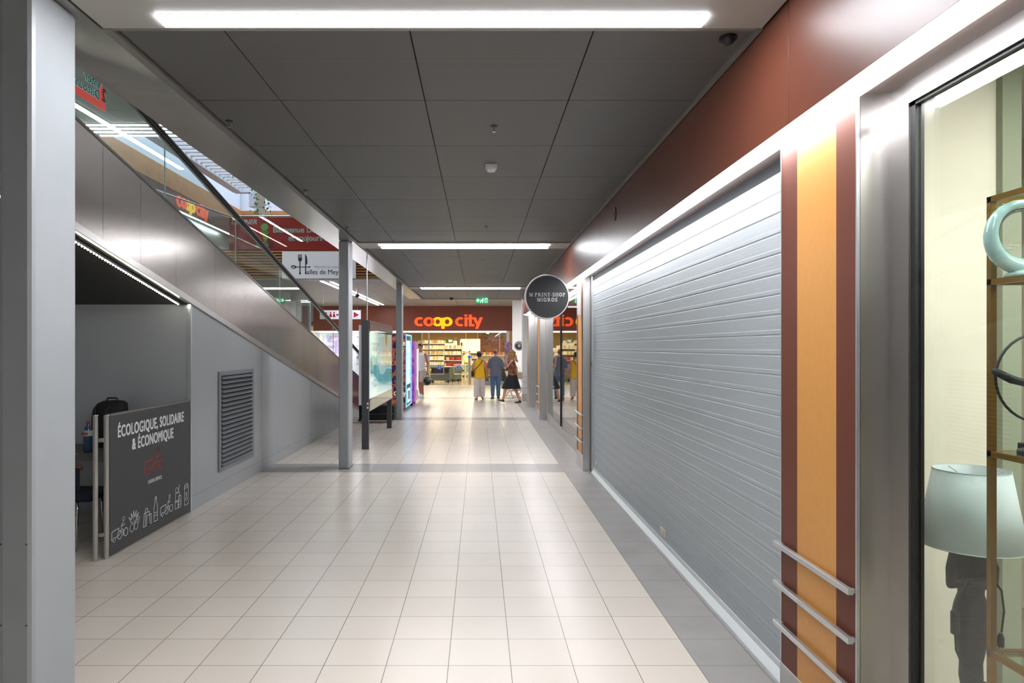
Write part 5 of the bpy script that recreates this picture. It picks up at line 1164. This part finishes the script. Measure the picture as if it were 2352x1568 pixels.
# --- woman in yellow
def woman_yellow():
    t = thing('person', 'person in yellow sleeveless top and wide pale trousers with crossbody bag', 'person', (.015, 23.55, 0))
    b = MB()
    b.loft([(0, 0, .82, .15, .12), (0, 0, .92, .16, .125), (0, 0, 1.04, .13, .105), (0, 0, 1.18, .15, .11), (0, 0, 1.3, .165, .10), (0, -.01, 1.36, .10, .075), (0, .01, 1.40, .05, .052), (0, .03, 1.46, .045, .048)], 18)
    for q, f in ((-1, -.06), (1, .14)): b.limb([(q*.085, 0, .84), (q*.09, f*.4, .46), (q*.085, f, .1)], [.09, .06, .038])
    foot(b, (-.09, -.06, .075), (-.45, 1, 0), .033); foot(b, (.11, .14, .1), (.15, 1, -.2), .033)
    LW = (-.2, .2, .98); RW = (.25, .1, .88)
    b.limb([(-.16, 0, 1.33), (-.235, -.04, 1.10), LW], [.048, .04, .025]); b.limb([(.16, 0, 1.33), (.225, -.03, 1.10), RW], [.048, .04, .025])
    hand(b, LW, (.4, 1, .0), (0, 0, 1), .6); hand(b, RW, (0, .3, -1), (-.2, 1, 0), .5)
    P_ = head(b, (0, .05, 1.53), yaw=-.2, tilt=-.25, s=.95)
    b.build('body', SKIN, t, remesh=.0075)
    b = MB(); b.loft([(0, 0, .74, .21, .17), (0, 0, .9, .195, .155), (0, 0, 1.06, .175, .14), (0, 0, 1.2, .175, .135), (0, 0, 1.3, .165, .118), (0, -.01, 1.36, .12, .09), (0, -.005, 1.385, .075, .07)], 20)
    b.build('top', mat('yellow_cotton', (246, 192, 28), .8, bump=.3, bscale=20), t, remesh=.011)
    b = MB(); b.loft([(0, 0, .76, .18, .145), (0, 0, .9, .17, .135)], 18)
    for q, f in ((-1, -.06), (1, .14)): b.loft([(q*.095, f, .10, .10, .115), (q*.098, f*.9, .2, .10, .11), (q*.1, f*.4, .46, .105, .11), (q*.09, 0, .82, .11, .13)], 16)
    b.build('trousers', mat('pale_linen', (216, 206, 196), .85, bump=.4, bscale=14, stretch=(8, 8, 1)), t, remesh=.011)
    b = MB(); foot(b, (-.09, -.06, .07), (-.45, 1, 0), .036); b.build('sandal', mat('tan_leather', (150, 110, 96), .6), t, remesh=.009)
    b = MB(); foot(b, (.11, .14, .095), (.15, 1, -.2), .036); b.build('sandal', mat('tan_leather'), t, remesh=.009)
    b = MB(); b.ball(P_(0, -.028, .025), .092, .10, .095, 16).ball(P_(.05, -.05, .06), .05).ball(P_(-.04, -.06, .07), .05).ball(P_(0, -.08, -.03), .05)
    b.build('hair', mat('dark_hair', (28, 22, 20), .6, bump=.5, bscale=120), t, remesh=.01, disp=.004)
    g = thing('crossbody_bag', 'small black crossbody bag hanging at the left hip of the yellow top', 'bag', (.015-.235, 23.50, .80))
    MB().box(-.045, .045, -.1, .1, -.0, .19).build('pouch', mat('black_leather', (22, 22, 24), .45), g, bevel=.02)
    MB().tube([(.0, .0, .19), (.05, -.09, .23), (.17, -.12, .33), (.30, -.10, .47), (.345, -.04, .57), (.33, .04, .58)], .012, 8).build('strap', mat('black_leather'), g, smooth=True)
# --- woman striding to the left
def woman_stride():
    t = thing('person', 'person with long curly hair, patterned top and black skirt striding left', 'person', (1.085, 22.15, 0), rz=PI/2)
    # local +y = walking direction (world -x)
    b = MB()
    b.loft([(0, 0, .88, .14, .13), (0, 0, .98, .15, .135), (0, .01, 1.1, .12, .11), (0, .02, 1.24, .14, .12), (0, .02, 1.36, .165, .10), (0, .01, 1.43, .1, .075), (0, .02, 1.47, .052, .055), (0, .035, 1.54, .047, .05)], 18)
    b.limb([(-.08, 0, .9), (-.08, .22, .52), (-.08, .30, .13)], [.092, .06, .038]); b.limb([(.08, 0, .9), (.08, -.08, .5), (.08, -.24, .115)], [.092, .06, .038])
    foot(b, (-.08, .31, .13), (0, 1, .35), .032); foot(b, (.08, -.24, .085), (0, 1, -.05), .032)
    # left side of her body (local -x is world -y side): the raised arm faces the viewer
    b.limb([(-.16, .02, 1.38), (-.19, .16, 1.20), (-.09, .20, 1.42)], [.05, .042, .026]); hand(b, (-.09, .20, 1.42), (.3, -.1, 1), (0, -1, .1), .5)
    b.limb([(.16, .02, 1.38), (.2, -.14, 1.16), (.18, -.16, .95)], [.05, .042, .026]); hand(b, (.18, -.16, .95), (0, .1, -1), (0, 1, 0), .7)
    P_ = head(b, (0, .06, 1.615), tilt=-.08, s=.95)
    b.build('body', SKIN, t, remesh=.0075); eyes(P_, t)
    b = MB(); b.loft([(0, 0, .9, .165, .15), (0, 0, 1.0, .16, .145), (0, .01, 1.1, .14, .125), (0, .02, 1.24, .155, .135), (0, .02, 1.35, .165, .115), (0, .01, 1.42, .11, .085)], 20)
    b.build('top', ramp_mat('patterned_fabric', [(40, 26, 22), (130, 60, 36), (70, 54, 34), (150, 110, 70), (110, 24, 26)], 16, rough=.8), t, remesh=.011)
    b = MB(); b.loft([(0, 0, .96, .15, .135), (0, 0, .9, .17, .155), (0, .03, .7, .2, .24), (0, .04, .5, .24, .31), (0, .04, .47, .235, .305)], 24)
    b.build('skirt', mat('black_cloth', (18, 18, 24), .8, bump=.6, bscale=10), t, remesh=.012)
    b = MB(); foot(b, (-.08, .31, .125), (0, 1, .35), .035); b.build('shoe', mat('black_leather2', (20, 18, 20), .4), t, remesh=.009)
    b = MB(); foot(b, (.08, -.24, .08), (0, 1, -.05), .035); b.build('shoe', mat('black_leather2'), t, remesh=.009)
    b = MB(); b.ball(P_(0, -.03, .03), .10, .105, .10, 14)
    for i in range(70):
        a = random.uniform(-2.4, 2.4); z_ = random.uniform(-.30, .08); r_ = .085+.04*random.random()+max(0, -z_)*.12
        b.ball(P_(math.sin(a)*r_*.95, -math.cos(a)*r_-.03-max(0, -z_)*.12, z_), random.uniform(.026, .042), n=8)
    b.build('hair', mat('curly_hair', (158, 112, 62), .6, bump=.6, bscale=60, var=.3, vscale=40), t, remesh=.011, disp=.006)
    g = thing('handbag', 'beige handbag carried behind the striding woman', 'bag', (1.30, 22.35, .78))
    MB().box(-.13, .13, -.06, .06, 0, .22).build('body', mat('beige_leather', (186, 164, 146), .55), g, bevel=.03); MB().tube([(-.07, 0, .21), (-.05, 0, .34), (.03, 0, .36), (.07, 0, .21)], .008).build('handle', mat('beige_leather'), g, smooth=True)
# --- man in white
def man_white():
    t = thing('person', 'person in white sleeveless shirt and pale shorts beside the pink machine', 'person', (-2.10, 24.7, 0), rz=PI*.86)
    b = MB()
    b.loft([(0, 0, .96, .155, .12), (0, 0, 1.06, .155, .12), (0, 0, 1.2, .15, .115), (0, 0, 1.38, .18, .125), (0, 0, 1.52, .195, .115), (0, -.01, 1.6, .12, .085), (0, 0, 1.64, .062, .062), (0, .015, 1.71, .056, .058)], 18)
    b.limb([(-.09, 0, .98), (-.11, .12, .55), (-.12, .06, .11)], [.095, .062, .042]); b.limb([(.09, 0, .98), (.1, -.04, .55), (.1, -.18, .13)], [.095, .062, .042])
    foot(b, (-.12, .06, .1), (-.5, 1, 0)); foot(b, (.1, -.18, .1), (.2, 1, -.1))
    LW = (-.31, .06, .93); RW = (.25, .1, .96)
    b.limb([(-.19, 0, 1.55), (-.27, -.04, 1.24), LW], [.056, .044, .028]); b.limb([(.19, 0, 1.55), (.25, -.03, 1.24), RW], [.056, .044, .028])
    hand(b, LW, (0, .1, -1), (.1, 1, 0), .9); hand(b, RW, (0, .15, -1), (-.1, 1, 0), .5)
    P_ = head(b, (0, .03, 1.80), yaw=.35, tilt=-.12)
    b.build('body', SKIN2, t, remesh=.0075); eyes(P_, t)
    b = MB(); b.loft([(0, 0, .96, .18, .145), (0, 0, 1.1, .175, .14), (0, 0, 1.22, .17, .135), (0, 0, 1.38, .195, .14), (0, 0, 1.52, .19, .13), (0, -.01, 1.59, .13, .1), (0, 0, 1.625, .08, .08)], 20)
    b.build('shirt', mat('white_cotton', (228, 228, 232), .8, bump=.3, bscale=20), t, remesh=.01)
    b = MB(); b.loft([(0, 0, .92, .17, .14), (0, 0, 1.0, .165, .13)], 18).limb([(-.09, 0, .95), (-.11, .11, .62)], [.12, .095]).limb([(.09, 0, .95), (.1, -.04, .62)], [.12, .095])
    b.build('shorts', mat('beige_cotton', (190, 178, 168), .85, bump=.3, bscale=25), t, remesh=.011)
    for a, d in (((-.12, .06, .095), (-.5, 1, 0)), ((.1, -.18, .095), (.2, 1, -.1))):
        b = MB(); foot(b, a, d, .046); b.build('shoe', mat('white_trainer', (226, 226, 228), .6), t, remesh=.009)
    b = MB(); b.ball(P_(0, -.03, .04), .088, .095, .085, 16).ball(P_(0, .04, .1), .055, .05, .03).ball(P_(.02, -.02, .12), .07, .06, .03)
    b.build('hair', mat('dark_hair2', (20, 17, 16), .6, bump=.5, bscale=120), t, remesh=.01, disp=.004)
    hp = t.matrix_basis if False else None
    M = Matrix.Translation((-2.10, 24.7, 0)) @ Matrix.Rotation(PI*.86, 4, 'Z'); p = M @ Vector((-.33, .1, .60))
    g = thing('helmet', 'black motorcycle helmet dangling from the hand of the man in white', 'helmet', (p.x, p.y, p.z))
    MB().ball((0, 0, 0), .15, .17, .155, 20).limb([(-.05, -.13, -.09), (.05, -.13, -.09)], [.05, .05]).build('shell', mat('helmet_black', (20, 22, 24), .25), g, remesh=.01)
    MB().ball((.05, -.07, .02), .12, .115, .065, 16).build('visor', mat('visor_dark', (70, 76, 80), .08), g, smooth=True)
    MB().tube([(-.08, 0, .12), (-.03, 0, .25), (.03, 0, .25), (.08, 0, .12)], .009).build('chin_strap', M_black, g, smooth=True)
man_blue(); woman_yellow(); woman_stride(); man_white()

# ---------------------------------------------------------------- closing the corridor behind the viewer
struct('wall_rear', MB().box(-5.4, 6, -8.1, -8, 0, UF), mat('rear_wall', (150, 146, 140), .7))
for o in list(S.objects):
    if o.type == 'MESH' and o.parent is None and 'kind' not in o and 'label' not in o: print('UNTAGGED', o.name)
